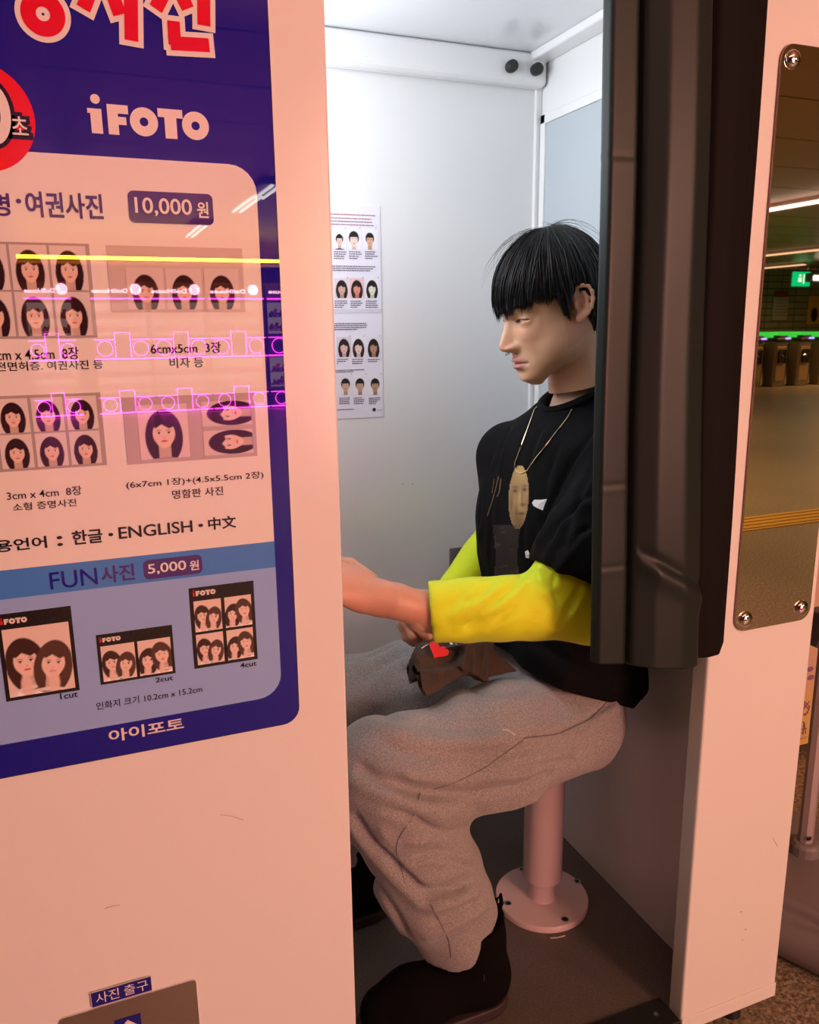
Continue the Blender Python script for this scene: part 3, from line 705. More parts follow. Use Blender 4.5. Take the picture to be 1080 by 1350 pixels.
# ------------------------------------------------------------------ notice on the rear wall
NY = BY-.0015
nz1 = at(498, 272, 'y', BY)[2]; nz0 = at(506, 549, 'y', BY)[2]; nx1 = at(503, 400, 'y', BY)[0]; nx0 = nx1-.165
no = empty('passport_notice', (nx0, BY, nz0), 'tall paper notice with rows of small sample portraits on the rear wall', 'notice')
flat('sheet', [(nx0, nz0), (nx1, nz0), (nx1, nz1), (nx0, nz1)], NY, (.80, .79, .88), M_PAPER, no, .0009)
def bat(u, v): p = at(u, v, 'y', BY); return p[0], p[2]
def nlines(u0, v0, u1, n, dv, col=(.10, .08, .12), seed=0):
    r = random.Random(seed); mb = MB()
    for k in range(n):
        a = bat(u0, v0+k*dv); b = bat(u1-(r.random()*18 if k == n-1 else r.random()*5), v0+k*dv); x = a[0]
        while x < b[0]:
            w = r.uniform(.002, .006); h = .0009
            mb.prism([(x, a[1]-h), (min(x+w, b[0]), a[1]-h), (min(x+w, b[0]), a[1]+h), (x, a[1]+h)], NY-.0006, NY-.0003); x += w+r.uniform(.0006, .0014)
    mb.build('printed_lines', M_PAPER, no, col=col)
nlines(420, 281.5, 497, 1, 4, (.45, .10, .12), 1); nlines(420, 286.5, 494, 3, 4.2, (.32, .14, .18), 2)
nlines(420, 350.5, 496, 3, 2.8, seed=3); nlines(420, 427, 484, 4, 2.6, seed=4); nlines(424, 489, 483, 2, 2.2, seed=5)
for u in (440, 460, 481): nlines(u, 332 if u < 470 else 332, u+17, 4, 2.9, seed=int(u))
for u in (441, 462, 482): nlines(u, 397, u+17, 4, 2.7, seed=int(u))
for u in (444, 464, 485): nlines(u, 474, u+16, 3, 2.6, seed=int(u))
for u in (447, 466, 486): nlines(u, 525, u+16, 4, 2.4, seed=int(u))
nlines(440, 540.5, 481, 1, 2, seed=77)
rows = [((438, 457, 478), (329, 302), 'suit'), ((441, 461, 481), (393, 367), 'woman'), ((444, 463, 483), (471, 444), 'woman'), ((446, 465, 485), (521, 494), 'boy')]
cf = [[dict(s=.80, skin=(.80, .58, .46), bg=(.82, .80, .86)), dict(s=1.12, skin=(.90, .70, .62), bg=(.85, .83, .88)), dict(s=.95, skin=(.72, .42, .24), bg=(.85, .83, .88))],
      [dict(skin=(.62, .42, .32), bg=(.75, .68, .74)), dict(skin=(.75, .25, .18), bg=(.85, .55, .55)), dict(skin=(.80, .80, .68), bg=(.82, .80, .84))],
      [dict(skin=(.75, .50, .45), bg=(.70, .66, .70), shirt=(.65, .30, .38)), dict(skin=(.86, .62, .55), bg=(.84, .80, .86)), dict(skin=(.45, .26, .16), bg=(.78, .76, .82), shirt=(.25, .14, .10))],
      [dict(skin=(.60, .38, .26), bg=(.80, .78, .84), shirt=(.12, .36, .55)), dict(skin=(.55, .34, .22), bg=(.82, .80, .86), shirt=(.34, .24, .12)), dict(skin=(.48, .28, .16), bg=(.82, .80, .86), shirt=(.30, .20, .10))]]
for ri, (us, (v0, v1), kd) in enumerate(rows):
    for ci, u in enumerate(us):
        a = bat(u, v0); b = bat(u+18.5, v1); k = dict(cf[ri][ci]); k.setdefault('shirt', (.02, .02, .03) if ri < 2 else (.3, .2, .2)); k['s'] = k.get('s', 1.0)*1.5
        grid_print('specimen_portrait', a[0], a[1], b[0], b[1], NY-.0005, 26, 34, lambda U, V: paint_face(U, V, 'woman' if kd == 'woman' else 'suit', hair=(.02, .015, .015), cx=.5, cy=.40, **k), M_PAPER, no)
        q = bat(u+17, v1-1); MB().box((q[0]-.0008, NY-.0008, q[1]-.0008), (q[0]+.0008, NY-.0004, q[1]+.0008)).build('tick_mark', M_PAPER, no, col=(.1, .1, .14))
a = bat(470, 410); b = bat(505, 415)
flat('grey_band', [(nx0, a[1]-.004), (nx1, a[1]-.004), (nx1, a[1]+.004), (nx0, a[1]+.004)], NY-.0006, (.66, .66, .74), M_PAPER, no)
q = bat(493, 540); n = 20; flat('emblem', [(q[0]+.0042*math.cos(t*6.2832/n), q[1]+.0042*math.sin(t*6.2832/n)) for t in range(n)], NY-.0006, (.03, .03, .10), M_PAPER, no)
q = bat(497, 542); text_xz('emblem_lettering', '외교부', q[0], q[1], q[0]+.012, q[1]+.004, NY-.0009, (.08, .06, .12), M_PAPER, no)
# grey plate with black marks behind the elbow
a = bat(592, 762); b = bat(622, 719)
gp = empty('grey_wall_plate', (a[0], BY, a[1]), 'small dark grey plate with black symbols on the rear wall behind the elbow', 'plate')
MB().box((a[0], BY-.006, a[1]), (b[0], BY, b[1]), .002).build('plate', mat('dark_grey_plate', (.16, .16, .165), .5), gp)
for (u, v) in ((600, 734), (602, 745)):
    c = bat(u, v); MB().tube([(c[0]+.006*math.cos(R(t)), BY-.0066, c[1]+.005*math.sin(R(t))) for t in range(-120, 121, 30)], .0013, 6).build('symbol', M_BLACKM, gp)
for (u, v) in ((531, 638), (544, 638)): 
    c = bat(u, v); MB().sph((c[0], BY-.0003, c[1]), .0012, 6, 4, (1, .3, 1)).build('wall_speck', M_BLACKM, booth)

# ================================================================== the sitter
HCN = np.array([.803, .335, 1.357])          # head centre at eye level
PIT, YAWH, ROLH = R(13), R(-3), R(2)
_f = np.array([-math.cos(PIT)*math.cos(YAWH), -math.cos(PIT)*math.sin(YAWH), -math.sin(PIT)])
_l = np.cross(np.array([0, 0, 1.]), _f); _l /= np.linalg.norm(_l); _u = np.cross(_f, _l)
_l, _u = _l*math.cos(ROLH)+_u*math.sin(ROLH), -_l*math.sin(ROLH)+_u*math.cos(ROLH)
HM = np.stack([_f, _l, _u])                  # rows: forward, left, up
def h2w(p): return HCN+np.asarray(p) @ HM
def w2h(p): return (np.asarray(p)-HCN) @ HM.T
person = empty('person', (.86, .34, .46), 'young person with black bowl-cut hair in black tee over lime sleeves, seated side-on', 'person')

def tab(xs, ys):
    xs = np.array(xs); ys = np.array(ys); o = np.argsort(xs); q = np.linspace(xs.min(), xs.max(), 600); v = np.interp(q, xs[o], ys[o])
    k = np.exp(-np.linspace(-2, 2, 15)**2); k /= k.sum(); vp = np.pad(v, 7, 'edge'); v2 = np.convolve(vp, k, 'valid')
    return lambda u: np.interp(u, q, v2).astype(np.float32)
def ga(x, s): return np.exp(-(x/s)**2)
def head_mesh():
    g = G((-.115, -.092, -.150), (.128, .092, .130), .0014)
    X, Y, Z = g.X, g.Y, g.Z
    ff = tab([-.14, -.125, -.118, -.108, -.095, -.08, -.06, -.04, -.02, 0, .012, .025, .045, .07, .09, .105, .115, .121, .13],
             [.02, .052, .066, .078, .083, .084, .085, .086, .087, .087, .091, .095, .096, .091, .078, .056, .034, .010, 0])(Z)
    fb = tab([-.14, -.12, -.10, -.08, -.065, -.05, -.035, -.01, .02, .05, .08, .10, .115, .125, .13],
             [.05, .045, .02, -.005, -.035, -.068, -.086, -.098, -.102, -.099, -.084, -.062, -.036, -.01, 0])(Z)
    w = tab([-.13, -.120, -.11, -.10, -.085, -.07, -.055, -.035, -.01, .02, .05, .08, .10, .113, .122, .13],
            [.008, .018, .030, .039, .048, .0545, .060, .065, .069, .0735, .0745, .067, .050, .030, .012, .004])(Z)
    fc = tab([-.13, -.10, -.08, -.06, -.04, .13], [.062, .052, .034, .010, -.012, -.012])(Z)
    A = np.abs(Y)
    # forward displacement: features
    un = tab([-.064, -.0585, -.055, -.052, -.048, -.043, -.037, -.028, -.018, -.008, .002, .010, .018, .03],
             [0, .001, .006, .016, .0245, .0285, .0275, .0215, .0155, .0098, .0055, .0040, .002, 0])(Z)
    wn = tab([-.06, -.05, -.043, -.03, -.015, .0, .02], [.0135, .0125, .0115, .0098, .0085, .0085, .013])(Z)
    D = un*np.exp(-(A/wn)**2.4)
    D += .0115*np.exp(-((A-.0135)/.0062)**2-((Z+.0455)/.0062)**2)
    D -= .0085*np.exp(-((A-.033)/.0175)**2-((Z-.001)/.0115)**2)
    D += .0035*np.exp(-((A-.032)/.020)**2-((Z-.022)/.008)**2)
    D += .0045*np.exp(-((A-.042)/.018)**2-((Z+.030)/.018)**2)
    D += .0035*np.exp(-(Y/.026)**2-((Z+.075)/.017)**2)
    D -= .0016*np.exp(-(Y/.0035)**2-((Z+.062)/.006)**2)
    lipc = -.0035*(A/.02)**2
    up_ = -.0690+.0008*np.exp(-(Y/.004)**2)*0; 
    D += .0058*np.exp(-(A/.0185)**3-((Z-lipc*.3-up_)/.0050)**2)
    D += .0068*np.exp(-(A/.0165)**3-((Z-lipc*.3+.0815)/.0060)**2)
    D -= .0050*np.exp(-(A/.0235)**4-((Z-lipc*.4+.0750)/.0019)**2)
    D -= .0022*np.exp(-((A-.0255)/.004)**2-((Z+.0765)/.004)**2)
    D -= .0030*np.exp(-(A/.017)**2-((Z+.0925)/.0055)**2)
    D += .0050*np.exp(-(A/.018)**2-((Z+.108)/.010)**2)
    D -= .0012*np.exp(-((A-.030-(-.048-Z)*.25)/.0045)**2)*np.clip((-.045-Z)/.01, 0, 1)*np.clip((Z+.08)/.012, 0, 1)
    blend = np.clip((X-.03)/.03, 0, 1); Xd = X-D*blend*(blend*(3-2*blend))
    fr = Xd >= fc; a = np.where(fr, np.maximum(ff-fc, .004), np.maximum(fc-fb, .004))
    nl = np.where(fr, 2.35, 2.1)
    rho = ((A/w)**nl+(np.abs(Xd-fc)/a)**nl)**(1/nl)
    g.f = ((rho-1)*np.minimum(w, .05)*.95).astype(np.float32)
    g.f = np.maximum(g.f, -.1215-Z).astype(np.float32)
    # cheek/jaw ramus
    for s in (-1, 1):
        g.add(g.ell((.012, s*.046, -.060), (.030, .014, .026)), .03)
    # neck (its base is a world point turned into head space)
    nb = w2h((.880, .345, 1.165)); g.add(g.seg((-.034, 0, -.055), nb, .049, .058), .03)
    for s in (-1, 1): g.add(g.seg((-.038, s*.046, -.045), (nb[0]+.012, nb[1]+s*.012, nb[2]-.02), .012, .012), .02)
    
    # eyes: socket shell, lids
    for s in (-1, 1):
        ec = (.0655, s*.0325, -.001)
        g.add(g.ell(ec, (.0150, .0150, .0142)), .006)
        # opening
        yy = (Y-ec[1])*s; arc = .0022-(yy/.0150)**2*.0030
        op = np.maximum(np.maximum((Z-ec[2])-arc+.0008, -.0048+.0016*(yy/.0135)**2-(Z-ec[2])), np.abs(yy)-.0142)
        op = np.maximum(op, ec[0]+.002-X)
        g.sub(np.maximum(op*.9, -(g.ell(ec, (.0131, .0131, .0131)))), .0012)
        # upper lid fold
        yy2 = (Y-ec[1])*s; ln = np.sqrt((Z-ec[2]-.0062+(yy2/.0150)**2*.0035)**2)
        g.f = g.f+.0010*np.exp(-(ln/.0011)**2)*np.exp(-(yy2/.014)**4)*(X > .05)
        # nostril
        g.sub(g.ell((.104, s*.0068, -.0545), (.0062, .0030, .0042)), .003)
    # ears
    th = R(-12); ct, sn = math.cos(th), math.sin(th)
    for s in (-1, 1):
        def E(f, u, out): return (-.016+f*ct+u*sn, s*(.0700+out), .002+u*ct-f*sn)
        g.add(g.ell(E(-.002, .002, .004), (.0165, .0065, .027)), .006)
        hel = [(.012, .004, .002), (.0135, .016, .005), (.009, .0265, .009), (.000, .031, .013), (-.010, .029, .016), (-.0165, .020, .018), (-.0185, .008, .018), (-.0165, -.005, .016), (-.011, -.016, .013), (-.003, -.023, .010)]
        for a_, b_ in zip(hel, hel[1:]): g.add(g.seg(E(*a_), E(*b_), .0030), .0035)
        anti = [(-.004, .020, .013), (-.0105, .010, .014), (-.0105, -.003, .013), (-.005, -.012, .011)]
        for a_, b_ in zip(anti, anti[1:]): g.add(g.seg(E(*a_), E(*b_), .0026), .004)
        g.add(g.ell(E(.0015, -.0245, .009), (.0080, .0045, .0085)), .006)
        g.add(g.seg(E(.0105, -.006, .009), E(.0105, .001, .008), .0035), .005)
        g.sub(g.ell(E(.001, -.002, .013), (.0075, .0065, .0105)), .004)
    V, Q = g.mesh(); return V, Q
HV, HQ = head_mesh()
def head_color(L):
    X, Y, Z = L.T; A = np.abs(Y); C = np.ones((len(L), 3))*np.array([.68, .385, .235])
    def mixc(k, c): 
        nonlocal C
        k = np.clip(k, 0, 1)[:, None]; C = C*(1-k)+np.array(c)*k
    front = X > .05
    mixc(.35*np.exp(-((A-.045)/.022)**2-((Z+.025)/.022)**2)*front, (.66, .27, .19))
    mixc(.45*np.exp(-(A/.018)**2-((Z+.045)/.016)**2)*front, (.62, .24, .17))
    mixc(.30*np.exp(-(A/.03)**2-((Z+.085)/.03)**2)*front, (.50, .32, .20))
    mixc(.55*(np.abs(Y) > .066)*(np.abs(X+.015) < .03), (.62, .26, .17))
    lu = np.clip(1.6-np.abs(Z+.0690)/.0048*1.1-(A/.0240)**3, 0, 1)*front; ll = np.clip(1.6-np.abs(Z+.0805)/.0062*1.1-(A/.0215)**3, 0, 1)*front
    mixc(.85*np.maximum(lu*.9, ll)*(A < .026), (.55, .20, .19))
    mixc(.9*np.exp(-((Z+.0750+.0014*(A/.02)**2)/.0011)**2)*(A < .025)*front, (.16, .05, .045))
    mixc(.9*np.exp(-((A-.0068)/.0038)**2-((Z+.0560)/.0035)**2)*(X > .085), (.10, .035, .03))
    # brows, lash line
    yb = A-.034; bz = .0185+.004*np.clip(1-(yb/.02)**2, -1, 1)
    mixc(.85*np.exp(-((Z-bz)/.0032)**4)*np.exp(-(yb/.0185)**6)*(X > .04), (.03, .02, .018))
    yy = A-.0325; arc = -.001+.0022-(yy/.0150)**2*.0030-.0008
    mixc(.98*np.exp(-((Z-arc-.0004)/.0012)**2)*(np.abs(yy) < .0150)*(X > .05), (.015, .01, .01))
    mixc(.45*np.exp(-((Z+.0064)/.0008)**2)*(np.abs(yy) < .012)*(X > .06), (.15, .06, .05))
    mixc(.25*np.exp(-((Z+.012)/.004)**2)*(np.abs(yy) < .015)*(X > .05), (.45, .22, .16))
    return C
HC_ = head_color(HV)
HVw = h2w(HV)

# --- torso, arms and hands of the same body
SHL, SHR = np.array([.860, .165, 1.095]), np.array([.805, .495, 1.068])
ELL, WRL = np.array([.762, .098, .884]), np.array([.452, .118, .898])
ELR, WRR = at(672, 700, 'y', .54), at(586, 800, 'y', .42)
HIPL, HIPR = np.array([.828, .245, .575]), np.array([.828, .44, .575])
KNL, KNR = np.array([.420, .195, .590]), np.array([.400, .530, .570])
ANL, ANR = np.array([.560, .200, .180]), np.array([.44, .52, .185])
def body_mesh():
    g = G((.30, .02, .13), (1.02, .66, 1.24), .007)
    g.add(g.seg((.875, .345, 1.18), (.865, .345, 1.05), .052, .085), .03)
    g.add(g.seg(SHL+[0, .03, 0], SHR-[0, .03, 0], .048), .05)
    g.add(g.ell((.84, .34, .95), (.090, .150, .19)), .06); g.add(g.ell((.85, .34, .68), (.075, .14, .13)), .06)
    g.add(g.seg(SHL, ELL, .050, .040), .03); g.add(g.seg(SHR, ELR, .050, .040), .03)
    g.add(g.seg(ELL, WRL, .040, .026), .015); g.add(g.seg(ELR, WRR, .040, .026), .015)
    for a, b, c in ((HIPL, KNL, ANL), (HIPR, KNR, ANR)):
        g.add(g.seg(a, b, .078, .052), .03); g.add(g.seg(b, c, .050, .034), .02)
    V, Q = g.mesh(); return V, Q
BV, BQ = body_mesh()
def hand(lo, hi, h, arm, palm, fingers):
    g = G(lo, hi, h); g.chain(arm[0], arm[1], .012)
    for (a, b, r0, r1) in palm: g.add(g.seg(a, b, r0, r1), .014)
    for pts, rs in fingers:
        d = None
        for i in range(len(pts)-1):
            e = g.seg(pts[i], pts[i+1], rs[i], rs[i+1]); d = e if d is None else smin(d, e, .003)
        g.add(d, .005)
    return g
P_ = lambda u, v, y: at(u, v, 'y', y)
# near hand: wrist bent back, index finger on the screen, others curled
w0 = P_(566, 806, .118); w1 = P_(520, 792, .122); w2 = P_(497, 786, .130)
k1, k2, k3, k4 = P_(452, 752, .160), P_(446, 763, .145), P_(443, 774, .132), P_(446, 786, .122)
gh = hand((.22, .07, .84), (.50, .22, 1.05), .0022,
    ([P_(600, 812, .115), w0, w1], [.034, .0305, .0245]),
    [(w1, w2, .0240, .0225), (w2, P_(470, 765, .150), .0205, .0165), (w2, P_(466, 776, .138), .0210, .0165), (w2, P_(468, 786, .130), .0190, .0150), (P_(500, 794, .128), P_(478, 793, .126), .0180, .0145),
     (P_(474, 762, .15), k1, .0150, .0125), (P_(470, 772, .142), k2, .0150, .0125), (P_(470, 782, .134), k3, .0145, .0120), (P_(474, 791, .128), k4, .0135, .0110)],
    [([k1, P_(420, 735, .17), P_(400, 728, .175), P_(386, 724, .178)], [.0105, .0092, .0084, .0070]),
     ([k2, P_(414, 752, .16), P_(408, 772, .165), P_(420, 782, .165)], [.0108, .0094, .0086, .0074]),
     ([k3, P_(413, 768, .145), P_(412, 786, .150), P_(424, 793, .152)], [.0104, .0090, .0082, .0070]),
     ([k4, P_(420, 786, .132), P_(418, 799, .138), P_(428, 803, .142)], [.0094, .0080, .0074, .0064]),
     ([P_(488, 766, .165), P_(462, 745, .195), P_(440, 742, .205), P_(424, 744, .205)], [.0140, .0112, .0100, .0078])])
gh.f += (.0006*noise3(np.stack([gh.X, gh.Y, gh.Z], -1), 5, (60, 60, 60))).astype(np.float32)
# tendons
for s_, e_ in ((w1, k2), (w1, k3)): gh.f -= .0008*np.exp(-(gh.seg(s_+[0, -.02, .004], e_+[0, -.014, 0], 0)/.003)**2)
NHV, NHQ = gh.mesh()
# far hand: closed round the cap, knuckles to the left
q0 = P_(590, 795, .425); q1 = P_(574, 806, .40)
fk = [P_(545, 818, .335), P_(535, 820, .355), P_(533, 824, .375), P_(537, 830, .395)]
fg = []
for i, k in enumerate(fk):
    r = (.0098, .0102, .0098, .0088)[i]
    tip = P_((570, 561, 553, 548)[i], (846, 852, 848, 846)[i], .322+.022*i)
    mid = P_((557, 545, 538, 536)[i], (832, 838, 840, 840)[i], .312+.022*i)
    fg.append(([k, mid, (mid+tip)/2+[0, 0, -.003], tip], [r*1.08, r, r*.92, r*.8]))
fg.append(([P_(575, 818, .345), P_(566, 828, .318), P_(566, 842, .310)], [.0125, .0108, .0090]))
gf = hand((.48, .26, .68), (.70, .48, .85), .0024, ([WRR, q0, q1], [.027, .026, .025]),
    [(q1, P_(556, 816, .36), .0230, .0170), (q1, P_(550, 822, .385), .0230, .0170), (q1, fk[0], .018, .0125), (q1, fk[1], .018, .0125), (q1, fk[2], .018, .0125), (q1, fk[3], .018, .011)], fg)
FHV, FHQ = gf.mesh()
Vs = [HVw, BV, NHV, FHV]; Qs = [HQ, BQ, NHQ, FHQ]; off = np.cumsum([0]+[len(v) for v in Vs[:-1]])
sk = np.array([.62, .37, .245])
def hcol(V, n): return np.ones((len(V), 3))*np.array([.60, .31, .21])*(1+.05*noise3(V, 8, (40, 40, 40)))[:, None]
Cs = [HC_, np.ones((len(BV), 3))*sk, hcol(NHV, 0), hcol(FHV, 0)]
link('body', mesh_np('body', np.concatenate(Vs), np.concatenate([q+o for q, o in zip(Qs, off)]), np.concatenate(Cs)), M_SKIN, person, True)
# eyeballs with dark iris looking down
for s in (-1, 1):
    u, v = np.meshgrid(np.linspace(0, math.pi, 25), np.linspace(0, 2*math.pi, 41), indexing='ij')
    D = np.stack([np.cos(u), np.sin(u)*np.cos(v), np.sin(u)*np.sin(v)], -1).reshape(-1, 3)
    I = np.arange(25*41).reshape(25, 41); Q = np.stack([I[:-1, :-1], I[1:, :-1], I[1:, 1:], I[:-1, 1:]], -1).reshape(-1, 4)
    ang = u.ravel(); C = np.where(ang[:, None] < .20, .004, np.where(ang[:, None] < .50, np.array([[.045, .022, .012]]), np.array([[.62, .56, .52]])))
    g_ = np.array([math.cos(R(20)), s*.0, -math.sin(R(20))]); g_ /= np.linalg.norm(g_); l_ = np.cross([0, 0, 1.], g_); l_ /= np.linalg.norm(l_); u_ = np.cross(g_, l_)
    L = D @ np.stack([g_, l_, u_])*.0128+np.array([.0655, s*.0325, -.001])
    link('eye', mesh_np('eye', h2w(L), Q, C), M_EYE, person, True)
# small ring in the nose
mb = MB(); c = np.array([.1015, 0, -.0535])
mb.tube([h2w(c+[.0035*math.cos(t), .0045*math.sin(t), -.0015-.0015*math.cos(t)]) for t in np.linspace(0, 2*math.pi, 16, endpoint=False)], .0007, 6, True)
mb.build('nose_ring', mat('dark_steel', (.25, .25, .26), .25, 1.), person, True)

# ------------------------------------------------------------------ hair
def hair():
    O = np.array([-.010, 0, .020])
    def cap_r(az, el):
        """radius of the hair surface in head space; az 0 = forward"""
        d = np.stack([np.cos(el)*np.cos(az), np.cos(el)*np.sin(az), np.sin(el)], -1)
        ca = np.cos(az); rf = np.where(ca > 0, .117, .112); rl = .092; ru = np.where(d[..., 2] > 0, .122, .125)
        r = 1/np.sqrt((d[..., 0]/rf)**2+(d[..., 1]/rl)**2+(d[..., 2]/ru)**2)
        return r
    def end_el(az):
        a = np.abs(np.degrees(az)); 
        xs = [0, 15, 30, 45, 56, 64, 70, 76, 82, 90, 98, 106, 114, 135, 160, 180]
        us = [.006, .010, .014, .018, .020, .014, -.020, -.026, .010, .032, .030, -.010, -.058, -.074, -.082, -.084]
        zz = np.interp(a, xs, us); return zz
    Vs, Qs = [], []; base = 0
    def strand(az0, az1, ze, lift, r0, droop, n=15, w=1., start_el=None, flat_=1.):
        nonlocal base
        t = np.linspace(0, 1, n); el0 = R(86) if start_el is None else start_el
        # end elevation from the end height
        rr = .11; el1 = math.asin(max(-.95, min(.95, (ze-O[2])/.118)))
        el = el0+(el1-el0)*t**1.05; az = az0+(az1-az0)*t
        r = cap_r(az, el)*(1+0*t); r = r+lift*np.sin(t*2.6)+droop*t**3
        p = O+np.stack([r*np.cos(el)*np.cos(az), r*np.cos(el)*np.sin(az), r*np.sin(el)], -1)
        p[:, 0] += -.012*(1-t)**2
        tg = np.gradient(p, axis=0); tg /= np.linalg.norm(tg, axis=1)[:, None]; out = p-O; out /= np.linalg.norm(out, axis=1)[:, None]
        sd = np.cross(tg, out); sd /= np.linalg.norm(sd, axis=1)[:, None]+1e-9; out = np.cross(sd, tg)
        rad = r0*np.minimum(1, (1-t)*2.6+.04)*np.minimum(1, t*5+.5)
        ring = [p+(sd*math.cos(a)*w+out*math.sin(a)*flat_)*rad[:, None] for a in (0, 2.09, 4.19)]
        V = np.stack(ring, 1).reshape(-1, 3); I = np.arange(n*3).reshape(n, 3)+base
        Q = np.concatenate([np.stack([I[:-1, k], I[:-1, (k+1) % 3], I[1:, (k+1) % 3], I[1:, k]], -1) for k in range(3)])
        Vs.append(V); Qs.append(Q); base += len(V)
    r = np.random.default_rng(11)
    # locks (broader) under fine strands
    for i in range(5200):
        az1 = r.uniform(-math.pi, math.pi); a = abs(math.degrees(az1))
        if a < 75 and r.random() < .25: az1 *= .95
        ze = float(end_el(az1)); clump = math.sin(az1*17+1.3)*.7+math.sin(az1*37)*.5
        ze += clump*.008*(1 if a < 60 else .8)+r.normal()*.003
        lay = r.random(); 
        if lay < .55: ze += r.uniform(0, .06)        # shorter upper layers
        twist = r.normal()*.10+.18*math.sin(az1*5)*.3
        if a < 60: twist += .25*np.sign(1)            # fringe swept to one side
        az0 = az1+twist
        lift = -.004*lay+.0035*r.normal()*.6; fr = a < 62
        strand(az0, az1, ze, lift-.002, .0011 if lay > .3 else .0017, (-.004 if fr else -.006 if a > 118 else -.0075)+r.normal()*.0015, w=1.5)
    # flyaway hairs at the crown
    for i in range(46):
        az1 = r.uniform(-2.8, 2.8); strand(az1+r.normal()*.6, az1, .085+r.normal()*.02, .006+abs(r.normal())*.008, .00028, .004+r.random()*.012, w=1)
    V = np.concatenate(Vs); Q = np.concatenate(Qs)
    # closed cap under the strands
    g = G((-.135, -.105, -.10), (.115, .105, .150), .0025)
    x, y, z = g.X-O[0], g.Y-O[1], g.Z-O[2]; rr = np.sqrt(x*x+y*y+z*z)+1e-6; az = np.arctan2(y, x); el = np.arcsin(np.clip(z/rr, -1, 1))
    cr = cap_r(az, el)-.0055; zc = end_el(az)+.010
    fr = np.abs(az) < R(62)
    d = np.maximum((rr-cr)*.9, (zc-g.Z)*.8); d = np.maximum(d, -(rr-cr+.022)*.9)
    d += (.0012*np.sin(az*46)+.0008*np.sin(az*83+2)).astype(np.float32)
    g.f = d.astype(np.float32); V2, Q2 = g.mesh()
    V = np.concatenate([V, V2]); Q = np.concatenate([Q, Q2+base])
    link('hair', mesh_np('hair', h2w(V), Q), M_HAIR, person, True)
hair()

# ------------------------------------------------------------------ clothes
def pos(g): return np.stack([g.X, g.Y, g.Z], -1)
def vnorm(V, Q):
    V = np.asarray(V); a, b, c, d = (V[Q[:, i]] for i in range(4)); n = np.cross(c-a, d-b); N_ = np.zeros_like(V)
    for i in range(4): np.add.at(N_, Q[:, i], n)
    return N_/(np.linalg.norm(N_, axis=1)[:, None]+1e-12)
def dist_pl(V, P):
    best = np.full(len(V), 9.)
    for a, b in zip(P, P[1:]):
        d = b-a; t = np.clip(((V-a) @ d)/(d @ d+1e-12), 0, 1); best = np.minimum(best, np.linalg.norm(V-a-t[:, None]*d, axis=1))
    return best
def onto(bvh, u, v, off=.0006):
    d = FWD*F+RT*(u-540)-UP*(v-675); d = Vector(d).normalized(); h = bvh.ray_cast(Vector(CAM), d)
    return (h[0]+h[1]*off*(1 if h[1].dot(d) < 0 else -1)) if h[0] is not None else None
def press(V, Q, folds):
    """folds of the cloth: each a line on the cloth (found by its place in the photograph), pressed in, with a soft ridge beside it"""
    V = np.array(V, float); bv = BVHTree.FromPolygons([tuple(v) for v in V], [tuple(q) for q in Q]); Nn = vnorm(V, Q); D = np.zeros(len(V))
    def line(uvs, dv):
        uvs = np.array(uvs, float); L = np.r_[0, np.cumsum(np.hypot(*np.diff(uvs, axis=0).T))]; out = []
        for t in np.linspace(0, L[-1], max(4, int(L[-1]/10))):
            q = onto(bv, np.interp(t, L, uvs[:, 0]), np.interp(t, L, uvs[:, 1])+dv, 0)
            if q is not None: out.append(np.array(q))
        return out
    for uvs, amp, w, rid, dv in folds:
        P = line(uvs, 0)
        if len(P) > 1:
            d = dist_pl(V, P); e = np.ones(len(V))
            for end in (P[0], P[-1]): e *= np.clip(np.linalg.norm(V-end, axis=1)/.02, .15, 1)
            D -= amp*np.exp(-(d/w)**2)*e
        P = line(uvs, dv)
        if len(P) > 1: D += rid*np.exp(-(dist_pl(V, P)/(w*1.6))**2)
    return V+Nn*D[:, None]
# black tee
g = G((.58, .0, .60), (1.03, .70, 1.235), .0048)
g.add(g.seg((.866, .345, 1.155), (.855, .345, 1.09), .062, .085), .03)
g.add(g.seg(SHL+[.0, .015, .005], SHR+[0, -.015, .0], .064, .058), .06)
g.add(g.ell((.840, .335, .97), (.125, .185, .20)), .05)
g.add(g.seg((.835, .27, .95), (.838, .26, .70), .115, .112), .06); g.add(g.seg((.822, .42, .95), (.830, .42, .68), .113, .110), .06)
g.add(g.seg(SHL+[.01, 0, 0], np.array([.735, .098, .945]), .070, .090), .03); g.add(g.seg((.845, .36, 1.13), SHR+[0, -.02, .012], .060, .050), .03); g.add(g.seg(SHR, ELR+[.0, 0, .05], .062, .066), .03)
# hem: flares over the hips, cut by a slanting plane
g.add(g.seg((.835, .245, .70), (.842, .235, .62), .108, .112), .05)
nz_ = pos(g)
g.f += (.0030*noise3(nz_, 21, (9, 9, 5))+.0016*noise3(nz_, 22, (26, 26, 14))).astype(np.float32)
for pts in ([(.80, .17, 1.10), (.745, .24, .97), (.735, .30, .84)], [(.83, .09, 1.05), (.77, .12, .98), (.73, .20, .93)], [(.80, .10, 1.00), (.76, .13, .93), (.735, .22, .87)],
            [(.80, .30, 1.09), (.74, .33, .95), (.72, .35, .80)], [(.76, .42, 1.02), (.72, .43, .88), (.73, .41, .76)], [(.84, .04, 1.0), (.80, .03, .94), (.75, .07, .92)], [(.74, .50, 1.0), (.71, .50, .9)]):
    g.crease(pts, .006, .010); g.crease([np.array(q)+[-.004, 0, -.016] for q in pts], -.004, .012)
hem = np.maximum(0, 0)
hp = .632+(.90-g.X)*.42+0*g.Y     # hem plane height as a function of x
g.f = np.maximum(g.f, (hp-g.Z)*.9)
g.f = np.maximum(g.f, ((g.X-.935)*.70-(g.Z-.662)*.71)*.9)
